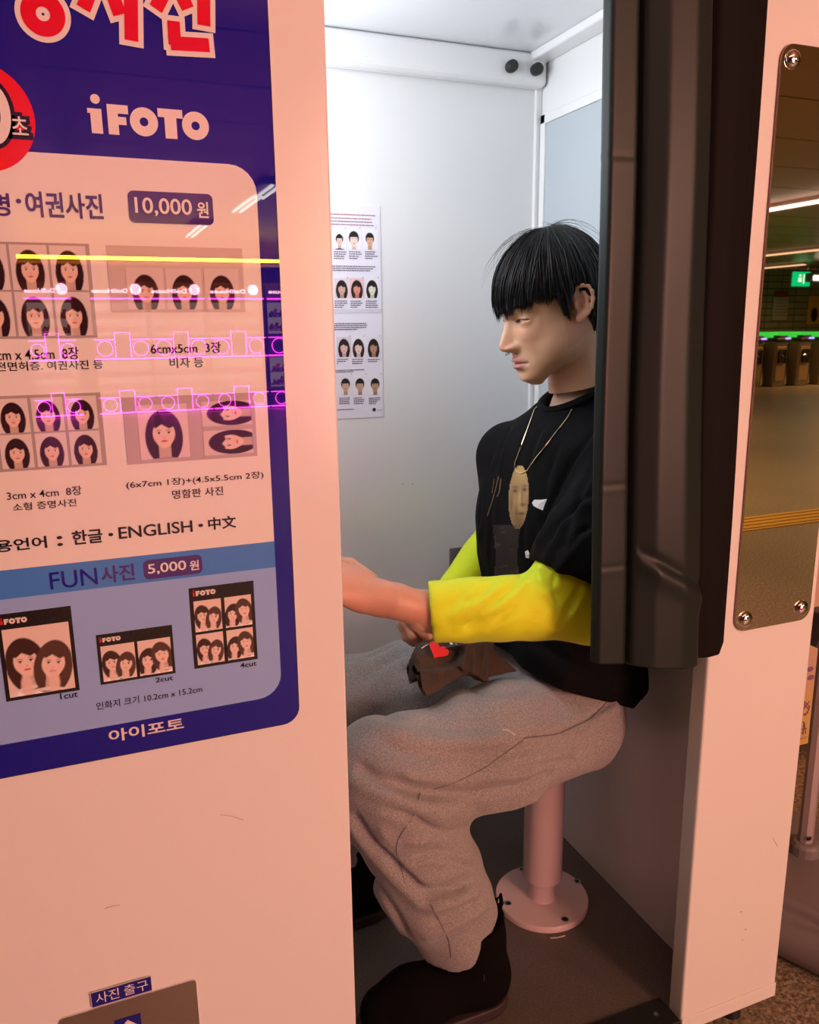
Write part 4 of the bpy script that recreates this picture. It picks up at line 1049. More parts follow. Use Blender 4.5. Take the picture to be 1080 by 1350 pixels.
# neck opening
cn = np.array([.872, .345, 1.19]); g.sub(g.seg((.850, .345, 1.165), (.825, .338, 1.26), .050, .062), .004)
# sleeve ends
def cutend(g, p, d, k=0): 
    d = np.array(d, float); d /= np.linalg.norm(d); return (g.X-p[0])*d[0]+(g.Y-p[1])*d[1]+(g.Z-p[2])*d[2]
ns = cutend(g, (.665, .04, .960), (-.47, -.05, -.88)); near = (g.Y < .185) & (g.X < .84)
g.f = np.where((g.Y < .165) & (g.Z < 1.03), np.maximum(g.f, ns*.8), g.f)
fs = cutend(g, (.745, .575, .935), (-.3, .1, -.95)); g.f = np.where((g.Y > .515) & (g.Z < 1.05), np.maximum(g.f, fs*.8), g.f)
V, Q = g.mesh()
V = press(V, Q, [([(788, 560), (760, 600), (735, 650), (715, 700)], .010, .008, .006, 14), ([(790, 600), (770, 640), (752, 690), (738, 735)], .009, .008, .006, 14),
    ([(790, 650), (765, 660), (735, 690), (722, 722)], .008, .007, .005, 12), ([(790, 690), (765, 702), (745, 735)], .006, .006, .004, 10),
    ([(715, 560), (700, 600), (690, 660), (690, 740)], .006, .009, .004, 16), ([(740, 580), (722, 630), (712, 700)], .006, .008, .004, 14),
    ([(672, 560), (655, 610), (648, 680), (646, 750)], .006, .009, .004, 14), ([(650, 600), (636, 650), (632, 700)], .006, .006, .004, 10),
    ([(700, 840), (740, 870), (800, 890)], .008, .012, .005, 16), ([(640, 760), (640, 800), (650, 840)], .005, .01, .003, 14), ([(760, 850), (800, 880), (840, 890)], .006, .01, .004, 12)])
TEE = mesh_np('t_shirt', V, Q); tee = link('t_shirt', TEE, M_TEE, person, True)
TB = BVHTree.FromPolygons([tuple(v) for v in V], [tuple(q) for q in Q])
# ribbed collar
mb = MB(); ring_ = []
for t in np.linspace(0, 2*math.pi, 40, endpoint=False): ring_.append((.859+.058*math.cos(t), .343+.060*math.sin(t), 1.205+.030*math.cos(t)))
mb.tube(ring_, .0085, 8, True).build('collar', M_TEE, tee, True)

# lime sleeves of the under layer
g = G((.42, .0, .80), (.88, .20, 1.04), .0038)
g.add(g.seg(ELL+[.0, .005, .10], ELL+[-.003, 0, -.006], .062, .060), .04); g.add(g.seg((.70, .10, .938), (.72, .10, .90), .052, .05), .04); g.add(g.seg(ELL+[-.003, 0, -.006], (.475, .118, .902), .0590, .0475), .03)
nz_ = pos(g); g.f += (.0022*noise3(nz_, 31, (22, 20, 22))+.001*noise3(nz_, 33, (60, 50, 60))).astype(np.float32)
for a, b in (((.70, .035, .955), (.66, .05, .87)), ((.725, .035, .965), (.745, .03, .90)), ((.655, .05, .96), (.60, .05, .90)), ((.60, .06, .945), (.545, .06, .88)), ((.74, .04, .85), (.68, .05, .835)), ((.55, .06, .93), (.51, .07, .89))):
    g.crease([a, b], .0045, .006); g.crease([np.array(a)+[-.012, 0, 0], np.array(b)+[-.012, 0, 0]], -.003, .008)
g.f = np.maximum(g.f, cutend(g, (.470, .12, .90), (-.93, .38, -.08)))
inn = g.seg((.44, .118, .902), (.52, .117, .900), .0355); g.f = np.maximum(g.f, -inn)
V, Q = g.mesh()
V = press(V, Q, [([(712, 742), (706, 760), (715, 775)], .007, .005, .005, 8), ([(735, 745), (728, 775), (738, 800)], .005, .006, .004, 10), ([(690, 757), (672, 780), (640, 800)], .005, .007, .004, 12),
    ([(655, 765), (632, 785), (600, 800)], .004, .006, .004, 12), ([(620, 775), (600, 795), (580, 812)], .004, .006, .003, 10), ([(770, 765), (755, 795), (735, 818)], .005, .006, .004, 12), ([(690, 800), (650, 815), (600, 830)], .004, .008, .003, 12), ([(720, 800), (700, 822)], .004, .006, .003, 8)])
sl_ = link('sleeve', mesh_np('sleeve', V, Q), M_LIME, person, True)
rg = []
g2 = G((.60, .42, .74), (.87, .68, 1.02), .0045)
g2.add(g2.seg(ELR+[-.005, -.01, .06], ELR+[-.015, 0, .0], .044, .050), .03); g2.add(g2.seg(ELR+[-.015, 0, 0], P_(598, 780, .445), .050, .038), .03)
g2.f += (.003*noise3(pos(g2), 41, (22, 22, 22))).astype(np.float32)
g2.f = np.maximum(g2.f, cutend(g2, P_(603, 770, .45), (-.25, -.2, -.95)))
V, Q = g2.mesh(); link('sleeve', mesh_np('sleeve', V, Q), M_LIME, person, True)

# sweat trousers
def leg(h, k, a, lo, hi, seed, rk=.098, ra=.078, rt=.112):
    g = G(lo, hi, .0052)
    g.add(g.seg(h+[.01, 0, .0], (h+k)/2+[0, 0, .004], rt+.008, rt), .03); g.add(g.seg((h+k)/2+[0, 0, .004], k, rt, rk), .04)
    return g
def finish(g, seed, a1=.0042, a2=.002):
    P = pos(g); g.f += (a1*noise3(P, seed, (11, 11, 11))+a2*noise3(P, seed+1, (30, 30, 30))).astype(np.float32)
g = G((.28, .06, .16), (1.03, .66, .76), .0052)
hl, hr = HIPL, HIPR
for h, k, a, s in ((HIPL, KNL, ANL, 0), (HIPR, KNR, ANR, 1)):
    mid = (h+k)/2+[0, 0, .010]
    leg_ = smin(g.seg(h+[-.01, 0, .014], mid, .094, .101), g.seg(mid, k, .101, .092), .05)
    kn = k+[0, 0, -.03]
    low = smin(g.seg(k, k*.45+a*.55+[.01, 0, 0], .090, .078), g.seg(k*.45+a*.55+[.0, 0, 0], a+[-.010, 0, .050], .078, .068), .04)
    leg_ = smin(leg_, low, .05)
    g.f = leg_ if s == 0 else smin(g.f, leg_, .015)
g.add(g.seg((.822, .25, .605), (.822, .44, .605), .092), .05)
P = pos(g); g.f += (.0050*noise3(P, 51, (10, 10, 10))+.0028*noise3(P, 52, (26, 26, 30))).astype(np.float32)
# folds of the near leg, drawn as creases along its outer side
def fold(pts, amp=.007, w=.009, rid=.006):
    amp, rid = amp*1.35, rid*1.3
    g.crease(pts, amp, w); g.crease([np.array(q)+[0, -.002, .020] for q in pts], -rid, .013)
YN = .10
def Fp(*uv, y=YN): return [P_(u, v, y) for u, v in uv]
fold(Fp((470, 1008), (540, 1040), (620, 1050), (700, 1038), (780, 1000)), .011, .012, .006)
fold(Fp((480, 945), (560, 960), (640, 960)), .004, .012, .003)
fold(Fp((520, 985), (600, 1000), (700, 985), (770, 955)), .005, .010, .004)
fold(Fp((690, 968), (740, 962), (790, 935), (815, 925)), .008, .006, .005)
fold(Fp((500, 1120), (530, 1160), (560, 1185), (590, 1170), (625, 1165)), .010, .009, .007)
fold(Fp((545, 1130), (580, 1122), (615, 1132)), .008, .006, .006)
fold(Fp((620, 1088), (585, 1095), (550, 1082)), .008, .008, .004)
fold(Fp((470, 1080), (500, 1115), (515, 1150)), .005, .010, .004)
fold(Fp((575, 1215), (610, 1195), (635, 1180)), .007, .008, .006)
fold([(.44, .44, .66), (.50, .42, .67), (.56, .44, .66)], .006, .01, .004); fold([(.40, .50, .66), (.46, .46, .69)], .005, .01, .004)
# cuff ends: near leg cut by a slanting plane, hollow
c1 = cutend(g, ANL+[-.01, 0, .030], (.32, 0, -1)); m1 = (g.Y < .36) & (g.Z < .40); g.f = np.where(m1, np.maximum(g.f, c1*.9), g.f)
c2 = cutend(g, ANR+[0, 0, .05], (0, 0, -1)); m2 = (g.Y >= .36) & (g.Z < .40); g.f = np.where(m2, np.maximum(g.f, c2*.9), g.f)
for a, k in ((ANL, KNL), (ANR, KNR)): g.sub(g.seg(a+[-.015, 0, -.02], a*.9+k*.1+[-.012, 0, .04], .050, .050), .004)
# rolled bulge at the back of the cuff
g.add(g.seg(P_(628, 1178, .16), P_(634, 1200, .17), .026, .030), .03)
V, Q = g.mesh()
V = press(V, Q, [
    ([(466, 1006), (500, 1028), (560, 1045), (620, 1050), (680, 1040), (735, 1018)], .012, .009, .006, 22),
    ([(480, 935), (530, 950), (600, 962), (660, 958)], .005, .012, .004, 16),
    ([(500, 978), (560, 996), (640, 996), (720, 980), (770, 965)], .007, .010, .005, -16),
    ([(690, 972), (735, 968), (780, 945), (812, 922)], .006, .005, .005, 8),
    ([(664, 1020), (700, 1012), (760, 1000)], .005, .007, .003, -10),
    ([(462, 1068), (490, 1110), (530, 1150), (560, 1178), (600, 1172), (628, 1160)], .011, .009, .007, 18),
    ([(540, 1132), (570, 1124), (600, 1126), (618, 1134)], .008, .006, .005, 10),
    ([(618, 1090), (590, 1098), (560, 1088), (540, 1070)], .006, .008, .004, -12),
    ([(470, 1120), (495, 1160), (520, 1200), (540, 1235)], .006, .008, .004, 12),
    ([(565, 1222), (600, 1205), (632, 1186)], .009, .008, .006, 14),
    ([(470, 905), (500, 880), (530, 862)], .005, .010, .003, 14), ([(480, 870), (520, 850)], .004, .008, .003, 8),
    ([(545, 900), (600, 905), (650, 915), (700, 905)], .004, .012, .003, 14), ([(500, 1060), (540, 1075), (580, 1076)], .005, .008, .004, 12)])
tr = link('trousers', mesh_np('trousers', V, Q), M_SWEAT, person, True)
PB = BVHTree.FromPolygons([tuple(v) for v in V], [tuple(q) for q in Q])
def seam(uvs, name='seam', r=.0007, mt=M_STITCH, par=tr, bvh=PB, n=14):
    pts = []; uvs = np.array(uvs, float); d = np.r_[0, np.cumsum(np.hypot(*np.diff(uvs, axis=0).T))]
    for t in np.linspace(0, d[-1], n):
        q = onto(bvh, np.interp(t, d, uvs[:, 0]), np.interp(t, d, uvs[:, 1]))
        if q is not None: pts.append(q)
    if len(pts) > 2: MB().tube(pts, r, 5).build(name, mt, par)
seam([(697, 970), (640, 1012), (600, 1032), (572, 1040)]); seam([(554, 1045), (545, 1075), (525, 1105), (522, 1120), (534, 1165)])
seam([(568, 1192), (580, 1215), (592, 1240), (595, 1262)]); seam([(691, 973), (735, 968), (780, 948), (800, 925)], 'pocket_edge', .0014)
seam([(663, 962), (670, 963), (679, 969)], 'drawstring_end', .0009, mat('pale_thread', (.75, .68, .66), .8))

# boots
def boot(x, y, z, yaw, name='boot'):
    g = G((-.21, -.075, -.005), (.105, .075, .20), .0034)
    g.add(g.seg((.020, 0, .05), (-.10, .0, .042), .043, .046), .03); g.add(g.seg((-.10, 0, .040), (-.150, .004, .036), .046, .036), .03)
    g.add(g.seg((.020, 0, .05), (.010, 0, .120), .045, .046), .035); g.add(g.seg((.010, 0, .12), (.006, 0, .165), .046, .050), .02)
    g.sub(g.seg((.006, 0, .13), (.004, 0, .21), .040, .044), .004)
    g.f = np.maximum(g.f, (.008-g.Z)); g.f = np.maximum(g.f, (g.Z-.158-.35*(g.X-.02)*(g.X > .02)-.10*(g.X < -.01)*0))
    g.f += (.0012*noise3(pos(g), 61, (20, 20, 20))).astype(np.float32)
    g.crease([(-.045, -.05, .095), (-.035, 0, .105), (-.045, .05, .095)], .003, .004)
    V, Q = g.mesh(); c, s = math.cos(yaw), math.sin(yaw)
    K = 1.14; tw = lambda V: np.stack([x+K*(V[:, 0]*c-V[:, 1]*s), y+K*(V[:, 0]*s+V[:, 1]*c), z+K*V[:, 2]], -1)
    b = link(name, mesh_np(name, tw(V), Q), M_SUEDE, person, True)
    g = G((-.215, -.08, -.008), (.11, .08, .04), .0034)
    o2 = np.maximum(smin(smin(g.seg((.018, 0, 0), (-.10, 0, 0), .052, .056), g.seg((-.10, 0, 0), (-.150, .004, 0), .056, .046), .02), 9, 0), g.Z-.020)
    # flat sole: extruded outline
    X, Y = g.X, g.Y
    def cap2(a, b, ra, rb):
        L = a[0]-b[0]; t = np.clip((a[0]-X)/L, 0, 1); return np.hypot(X-(a[0]-t*L), Y-(a[1]+(b[1]-a[1])*t))-(ra+(rb-ra)*t)
    d2 = smin(cap2((.020, 0), (-.10, 0), .047, .050), cap2((-.10, 0), (-.155, .004), .050, .038), .02)
    g.f = np.maximum(d2, np.maximum(g.Z-.020, -g.Z)).astype(np.float32); V, Q = g.mesh(); link('sole', mesh_np('sole', tw(V), Q), M_SOLE, b, True)
    return b, tw
bt, tw = boot(.572, .185, ZF+.001, R(0)); boot(.455, .50, ZF+.001, R(4))
# heel loop, elastic gusset line, sock
mb = MB(); mb.tube(tw(np.array([[.050, 0, .150], [.058, 0, .172], [.056, 0, .186], [.047, 0, .180], [.045, 0, .155]])), .0045, 8).build('pull_loop', M_SUEDE, bt, True)
mb = MB(); mb.tube(tw(np.array([[.006, -.049, .150], [.004, -.0475, .11], [.002, -.0475, .07]])), .0008, 6).build('gusset_seam', mat('dark_seam', (.05, .035, .03), .8), bt)
MB().cyl(tw(np.array([[.006, 0, .10]]))[0], tw(np.array([[.0, 0, .20]]))[0], .034, .032, 24).build('sock', M_SOCK, person, True)

# ------------------------------------------------------------------ print on the tee (projected on the cloth)
def decal(name, u0, v0, u1, v1, nx, nz, fn, bvh, mt, parent, off=.0009):
    """flat print laid on the cloth: a patch of points dropped on it, coloured by fn(U,V) -> rgb, mask"""
    U, V = np.meshgrid(np.linspace(0, 1, nx), np.linspace(0, 1, nz), indexing='ij'); C, M = fn(U, V); P = {}; vs = []; cs = []; 
    for i in range(nx):
        for j in range(nz):
            q = onto(bvh, u0+(u1-u0)*U[i, j], v1+(v0-v1)*V[i, j], off)
            if q is not None: P[(i, j)] = len(vs); vs.append(q); cs.append(C[i, j])
    Q = [[P[(i, j)], P[(i+1, j)], P[(i+1, j+1)], P[(i, j+1)]] for i in range(nx-1) for j in range(nz-1)
         if M[i, j] and M[i+1, j] and M[i, j+1] and M[i+1, j+1] and all(k in P for k in ((i, j), (i+1, j), (i+1, j+1), (i, j+1)))
         and max((vs[P[(i, j)]]-vs[P[(i+1, j+1)]]).length, (vs[P[(i+1, j)]]-vs[P[(i, j+1)]]).length) < .02]
    return link(name, mesh_np(name, [tuple(v) for v in vs], Q, np.array(cs)), mt, parent, True)
M_TPRINT = mat('tee_print', (1, 1, 1), .8, attr='col')
def f_face(U, V):
    c = .5+.10*(V-.5); w = .42*np.sqrt(np.clip(1-((V-.5)/.5)**2*.92, 0, 1)); M = (np.abs(U-c) < w)
    C = np.ones(U.shape+(3,))*np.array([.46, .28, .11]); n = noise3(np.stack([U*6, V*9, U*0], -1), 5, (1, 1, 1)); C *= (.62+.20*n+.35*V)[..., None]
    def dk(cx, cy, rx, ry, a, col=(.03, .015, .01)):
        k = (a*np.exp(-((U-cx)/rx)**2-((V-cy)/ry)**2))[..., None]; C[:] = C*(1-k)+np.array(col)*k
    dk(.36, .60, .10, .030, .9); dk(.74, .62, .10, .030, .9); dk(.36, .66, .14, .018, .6); dk(.76, .68, .13, .018, .6)
    dk(.62, .48, .035, .10, .5); dk(.66, .38, .12, .028, .8); dk(.62, .24, .18, .022, .8); dk(.20, .40, .10, .20, .6); dk(.40, .30, .08, .12, .5)
    dk(.55, .50, .05, .10, .6, (.62, .42, .20)); dk(.55, .90, .25, .06, .5, (.55, .38, .14))
    return np.clip(C, 0, 1), M
decal('printed_face', 668, 614, 701, 697, 30, 60, f_face, TB, M_TPRINT, tee)
def f_body(U, V):
    n = noise3(np.stack([U*9, V*22, U*0], -1), 9, (1, 1, 1)); C = np.ones(U.shape+(3,))*np.array([.035, .022, .020]); k = np.clip((n-.9)*1.2, 0, 1)[..., None]
    C = C*(1-k)+np.array([.20, .13, .11])*k; e = np.exp(-((U-.05)/.05)**2)*(V < .8)*.6; C = C*(1-e[..., None])+np.array([.22, .16, .16])*e[..., None]
    return C*.35, (np.abs(U-.5) < .47+.03*noise3(np.stack([V*14, U*0, V*0], -1), 3, (1, 1, 1)))
decal('printed_body', 651, 692, 686, 758, 24, 48, f_body, TB, M_TPRINT, tee)
def streak(name, uvs, r, col): seam(uvs, name, r, mat('print_'+name, col, .8), tee, TB, 10)
streak('print_streak', [(658, 628), (654, 645), (648, 665), (643, 680)], .0011, (.22, .14, .09)); streak('print_streak', [(661, 631), (659, 648), (656, 655)], .0013, (.24, .15, .10)); streak('print_streak', [(652, 632), (649, 650)], .0008, (.2, .13, .09))
def patch(name, uvs, col, bvh=TB, par=tee, mt=None, off=.0012):
    q = [onto(bvh, u, v, off) for u, v in uvs]
    if any(x is None for x in q): return
    bm = bmesh.new(); c = onto(bvh, np.mean([a for a, _ in uvs]), np.mean([b for _, b in uvs]), off*1.6); vc = bm.verts.new(c); vs = [bm.verts.new(x) for x in q]
    for i in range(len(vs)): bm.faces.new((vc, vs[i], vs[(i+1) % len(vs)]))
    me = bpy.data.meshes.new(name); bm.to_mesh(me); bm.free(); return link(name, me, mt or mat('white_print', (.75, .75, .75), .7), par)
patch('white_patch', [(702, 663), (705, 659), (715, 659), (722, 658), (719, 665), (716, 673), (709, 670), (704, 667)], None)
patch('white_patch', [(693, 727), (697, 725), (699, 730), (698, 736), (694, 735)], None)

# necklace: pale thin chain from the collar down the chest
def chain_pts(uvs, n): 
    uvs = np.array(uvs, float); d = np.r_[0, np.cumsum(np.hypot(*np.diff(uvs, axis=0).T))]; out = []
    for t in np.linspace(0, d[-1], n):
        q = onto(TB, np.interp(t, d, uvs[:, 0]), np.interp(t, d, uvs[:, 1]), .0022)
        if q is not None: out.append(q)
    return out
cp = chain_pts([(716, 522), (706, 540), (697, 565), (688, 590), (680, 612), (681, 620), (688, 625), (697, 620), (708, 603), (722, 586), (736, 568), (748, 552), (757, 535), (763, 522)], 60)
if len(cp) > 4: MB().tube(cp, .0011, 6).build('necklace', M_GOLD, person, True)

# ------------------------------------------------------------------ folded brown cap held on the lap
capo = empty('folded_cap', (.60, .32, .70), 'crumpled brown cap with a red heart patch, held on the lap', 'cap')
def C_(u, v, y=.27): return P_(u, v, y)
g = G((.50, .19, .655), (.75, .40, .80), .0026)
def fl(a, b, c, th):
    """soft three-cornered fold of cloth"""
    a, b, c = map(np.array, (a, b, c)); n = np.cross(b-a, c-a); n = n/np.linalg.norm(n); d = np.abs((g.X-a[0])*n[0]+(g.Y-a[1])*n[1]+(g.Z-a[2])*n[2])-th
    for p, q, r_ in ((a, b, c), (b, c, a), (c, a, b)):
        e = q-p; m_ = np.cross(e, n); m_ /= np.linalg.norm(m_)
        if m_ @ (r_-p) > 0: m_ = -m_
        d = np.maximum(d, (g.X-p[0])*m_[0]+(g.Y-p[1])*m_[1]+(g.Z-p[2])*m_[2])
    return d-.004
g.f = fl(C_(528, 903, .29), C_(553, 852, .31), C_(575, 885, .27), .004)
g.add(fl(C_(545, 890, .26), C_(557, 852, .29), C_(600, 850, .28), .008), .01)
g.add(fl(C_(545, 888, .25), C_(562, 915, .235), C_(610, 886, .245), .006), .01)
g.add(g.seg(C_(560, 868, .275), C_(612, 862, .285), .020, .022), .015)
g.add(g.seg(C_(575, 890, .25), C_(615, 880, .25), .014, .012), .012)
g.add(fl(C_(604, 878, .24), C_(622, 850, .26), C_(636, 894, .235), .008), .008)
g.add(fl(C_(612, 852, .25), C_(648, 848, .26), C_(632, 890, .235), .006), .008)
g.add(g.seg(C_(616, 868, .262), C_(640, 856, .27), .018, .016), .01)
g.add(fl(C_(640, 852, .26), C_(672, 882, .26), C_(642, 888, .25), .007), .008)
g.f += (.0016*noise3(pos(g), 71, (45, 45, 45))).astype(np.float32)
for a, b in ((C_(566, 880, .235), C_(600, 874, .235)), (C_(570, 898, .225), C_(606, 884, .23)), (C_(608, 858, .24), C_(604, 884, .225)), (C_(640, 858, .24), C_(636, 890, .225)), (C_(622, 858, .235), C_(618, 886, .225)), (C_(550, 875, .26), C_(548, 890, .245))):
    g.crease([a, b], .007, .004); g.crease([a+[.008, 0, 0], b+[.008, 0, 0]], -.003, .005)
V, Q = g.mesh(); cp_ = link('cap_cloth', mesh_np('cap_cloth', V, Q), M_CAP, capo, True)
CB = BVHTree.FromPolygons([tuple(v) for v in V], [tuple(q) for q in Q])
M_HEART = mat('heart_red', (.80, .008, .012), .6); 
hp_ = [(577+13.5*math.sin(t)**3+1.5*math.cos(t)*0, 858-(10*math.cos(t)-4*math.cos(2*t)-1.6*math.cos(3*t)-.6*math.cos(4*t))*.92) for t in np.linspace(0, 2*math.pi, 28, endpoint=False)]
def rot(pts, cx, cy, a): return [(cx+(x-cx)*math.cos(a)-(y-cy)*math.sin(a), cy+(x-cx)*math.sin(a)+(y-cy)*math.cos(a)) for x, y in pts]
patch('dark_panel', [(560, 856), (566, 849), (580, 847), (596, 848), (606, 851), (604, 860), (590, 866), (574, 868), (562, 864)], None, CB, capo, mat('cap_panel', (.018, .016, .010), .7), .0014)
patch('heart_patch', rot(hp_, 577, 858, R(28)), None, CB, capo, M_HEART, .003)
for q in ([(592, 848), (596, 848.5), (597.5, 852), (600, 852), (600, 849), (604, 850), (602, 857), (598.5, 856.5), (599, 854.5), (596, 854), (594, 852)],):
    patch('white_letter', q, None, CB, capo, None, .0028)
seam([(556, 855), (562, 851), (570, 848)], 'white_piping', .0009, mat('white_print', (.75, .75, .75), .7), capo, CB)

# ================================================================== right of the booth: stand and banner
cx_, cy_ = 1.455, .235
sd = empty('stand', (cx_, cy_, 0), 'grey plastic weighted stand with a pale pole right of the booth', 'stand')
g = G((1.18, -.10, -.002), (1.78, .56, .17), .006)
yaw = R(25); X = g.X-1.47; Y = g.Y-.20; xr = X*math.cos(yaw)+Y*math.sin(yaw); yr = -X*math.sin(yaw)+Y*math.cos(yaw)
def sb(x, y, z, hx, hy, hz, r): 
    qx, qy, qz = np.abs(x)-hx+r, np.abs(y)-hy+r, np.abs(z)-hz+r; return np.sqrt(np.maximum(qx, 0)**2+np.maximum(qy, 0)**2+np.maximum(qz, 0)**2)+np.minimum(np.maximum(qx, np.maximum(qy, qz)), 0)-r
re = np.hypot(xr/1.0, yr/1.0)
body = sb(xr, yr, g.Z-.05, .235, .235, .05, .05); corner = np.hypot(np.maximum(np.abs(xr)-.11, 0), np.maximum(np.abs(yr)-.11, 0))-.125
body = np.maximum(body, corner)
g.f = body.astype(np.float32)
pl_ = np.maximum(sb(xr, yr, g.Z-.098, .185, .185, .030, .022), np.hypot(np.maximum(np.abs(xr)-.10, 0), np.maximum(np.abs(yr)-.10, 0))-.086)
g.add(pl_, .006)
g.sub(sb(xr+.02, yr+.165, g.Z-.128, .055, .045, .010, .008), .004)
g.crease([(1.47+.20*math.cos(t), .20+.20*math.sin(t), .098) for t in np.linspace(0, 2*math.pi, 30)], .006, .006)
V, Q = g.mesh(); link('base', mesh_np('base', V, Q), M_GREYPL, sd, True)
p = at(1060, 1112, 'z', .15); pc = (p[0]+.004, p[1])
MB().lathe((pc[0], pc[1], 0), [(.020, .118), (.034, .125), (.034, .150), (.030, .155), (.026, .158)], 16).build('collar_nut', M_GREYPL, sd)
t_ = at(1079, 830, 'y', pc[1])
MB().cyl((pc[0], pc[1], .14), (pc[0]+.0, pc[1], 1.10), .0165, .0165, 8).build('pole', M_POLE, sd)
MB().box((pc[0]-.014, pc[1]-.0175, .170), (pc[0]-.003, pc[1]-.0150, .178)).build('pole_slot', M_BLACKM, sd)
cl = at(1070, 838, 'y', pc[1])
MB().box((cl[0]-.004, pc[1]-.025, cl[2]-.004), (cl[0]+.060, pc[1]+.025, cl[2]+.055), .006).build('clamp', M_DKPL, sd)
MB().prism([(cl[0]-.020, cl[2]-.012), (cl[0]+.012, cl[2]-.028), (cl[0]+.03, cl[2]-.022), (cl[0]+.012, cl[2]+.018), (cl[0]-.008, cl[2]+.010)], pc[1]-.03, pc[1]-.008).build('clamp_lever', M_DKPL, sd)
# banner behind it: yellow and pink sheet with purple line drawings
by = .74; bq = lambda u, v: at(u, v, 'y', by)
za = bq(1045, 985)[2]; xa = bq(1020, 900)[0]
M_BAN = mat('banner_print', (1, 1, 1), .45, attr='col')
ban = empty('banner', (2.1, by, 0), 'yellow and pink banner sheet with purple drawings behind the grey stand', 'banner')
bl0, bl1, bt1 = bq(1020, 990)[0]-.10, 2.75, 1.75
def ban_col(U, V):
    yel = np.array([.80, .55, .17]); pk = np.array([.74, .48, .36]); zz = za+(bt1-za)*V
    vs = [(bq(1050, 985)[2], 1), (bq(1055, 925)[2], .9), (bq(1058, 895)[2], 0), (bq(1060, 855)[2], .15), (bq(1065, 835)[2], .9), (bq(1070, 803)[2], .9), (bq(1070, 800)[2], 0), (3, 0)]
    k = np.interp(zz, [a for a, _ in vs], [b for _, b in vs])[..., None]; return pk*(1-k)+yel*k
grid_print('banner_sheet', bl0, za, bl1, bt1, by, 2, 120, ban_col, M_BAN, ban)
PURP = mat('banner_purple', (.30, .14, .33), .5)
def ln(uvs, closed=False, r=.0016): MB().tube([bq(u, v)-[0, .002, 0] for u, v in uvs], r, 5, closed).build('drawing_line', PURP, ban)
ln([(1052, 935), (1060, 928), (1066, 935), (1061, 943)], True); ln([(1056, 942), (1064, 940), (1067, 931), (1060, 924)], True); ln([(1053, 942), (1067, 924)])
ln([(1053, 965), (1062, 967), (1060, 952), (1055, 950)], False); ln([(1052, 962), (1063, 960)]); ln([(1060, 952), (1058, 968)])
a = bq(1051, 976); b = bq(1063, 970); text_xz('lettering', 'OM', a[0], a[2], b[0], b[2], by-.003, None, PURP, ban, 0, True)
for (u, v) in ((1068, 882), (1069, 893)): 
    c = bq(u, v); MB().sph((c[0], by-.001, c[2]), .014, 14, 8, (1, .15, .6)).build('drawing_dot', PURP, ban)
MB().box((bl0, by+.001, 0), (bl0+.02, by+.02, bt1), .002).build('banner_post', M_POLE, ban)
MB().box((bl1-.02, by+.001, 0), (bl1, by+.02, bt1), .002).build('banner_post', M_POLE, ban)
for x in (bl0+.01, bl1-.01): MB().box((x-.03, by-.10, 0), (x+.03, by+.14, .014), .004).build('banner_foot', M_POLE, ban)

# ================================================================== arcade across the hall (seen reflected in the board)
E_MAG = emat('neon_magenta', (1, .05, .80), 26.0); E_YEL = emat('led_yellow', (1, .66, .03), 50.0)
E_SIGN = emat('sign_glow', (1, .62, .80), 16.0); E_IN = emat('case_light', (1, .62, .52), 1.8)
M_CAB = mat('cabinet_pink', (.55, .22, .28), .4); M_CABD = mat('cabinet_dark', (.12, .05, .08), .4)
M_PLUSH = mat('plush_pale', (.75, .62, .55), .9, var_col=(.80, .55, .12), vscale=3)
SY = -13.0
def vz(v, u=250): return vat(u, v, 'y', -SY)[2] if False else at(u, v, 'y', -SY)[2]
def vx(u, v=450): return at(u, v, 'y', -SY)[0]
z_led = vz(343); z_sg1, z_sg0 = vz(378), vz(391); z_l1 = vz(394); z_b1, z_b0 = vz(443), vz(471); z_c1, z_c0 = vz(517), vz(540)
def lines(pts, par, e=E_MAG, r=.012, closed=False): return MB().tube(pts, r, 6, closed).build('neon_tube', e, par)
def toys(par, x0, x1, z, seed):
    r = random.Random(seed); mb = MB(); x = x0+.05
    while x < x1-.05:
        s = r.uniform(.035, .06); mb.sph((x, SY-.06+r.uniform(-.06, .06), z+s*.8), s, 8, 6, (1, 1, .9)); mb.sph((x+.01, SY-.05, z+s*1.9), s*.6, 8, 5); x += s*1.9
    o = mb.build('soft_toys', M_PLUSH, par, True); o['kind'] = 'stuff'; return o
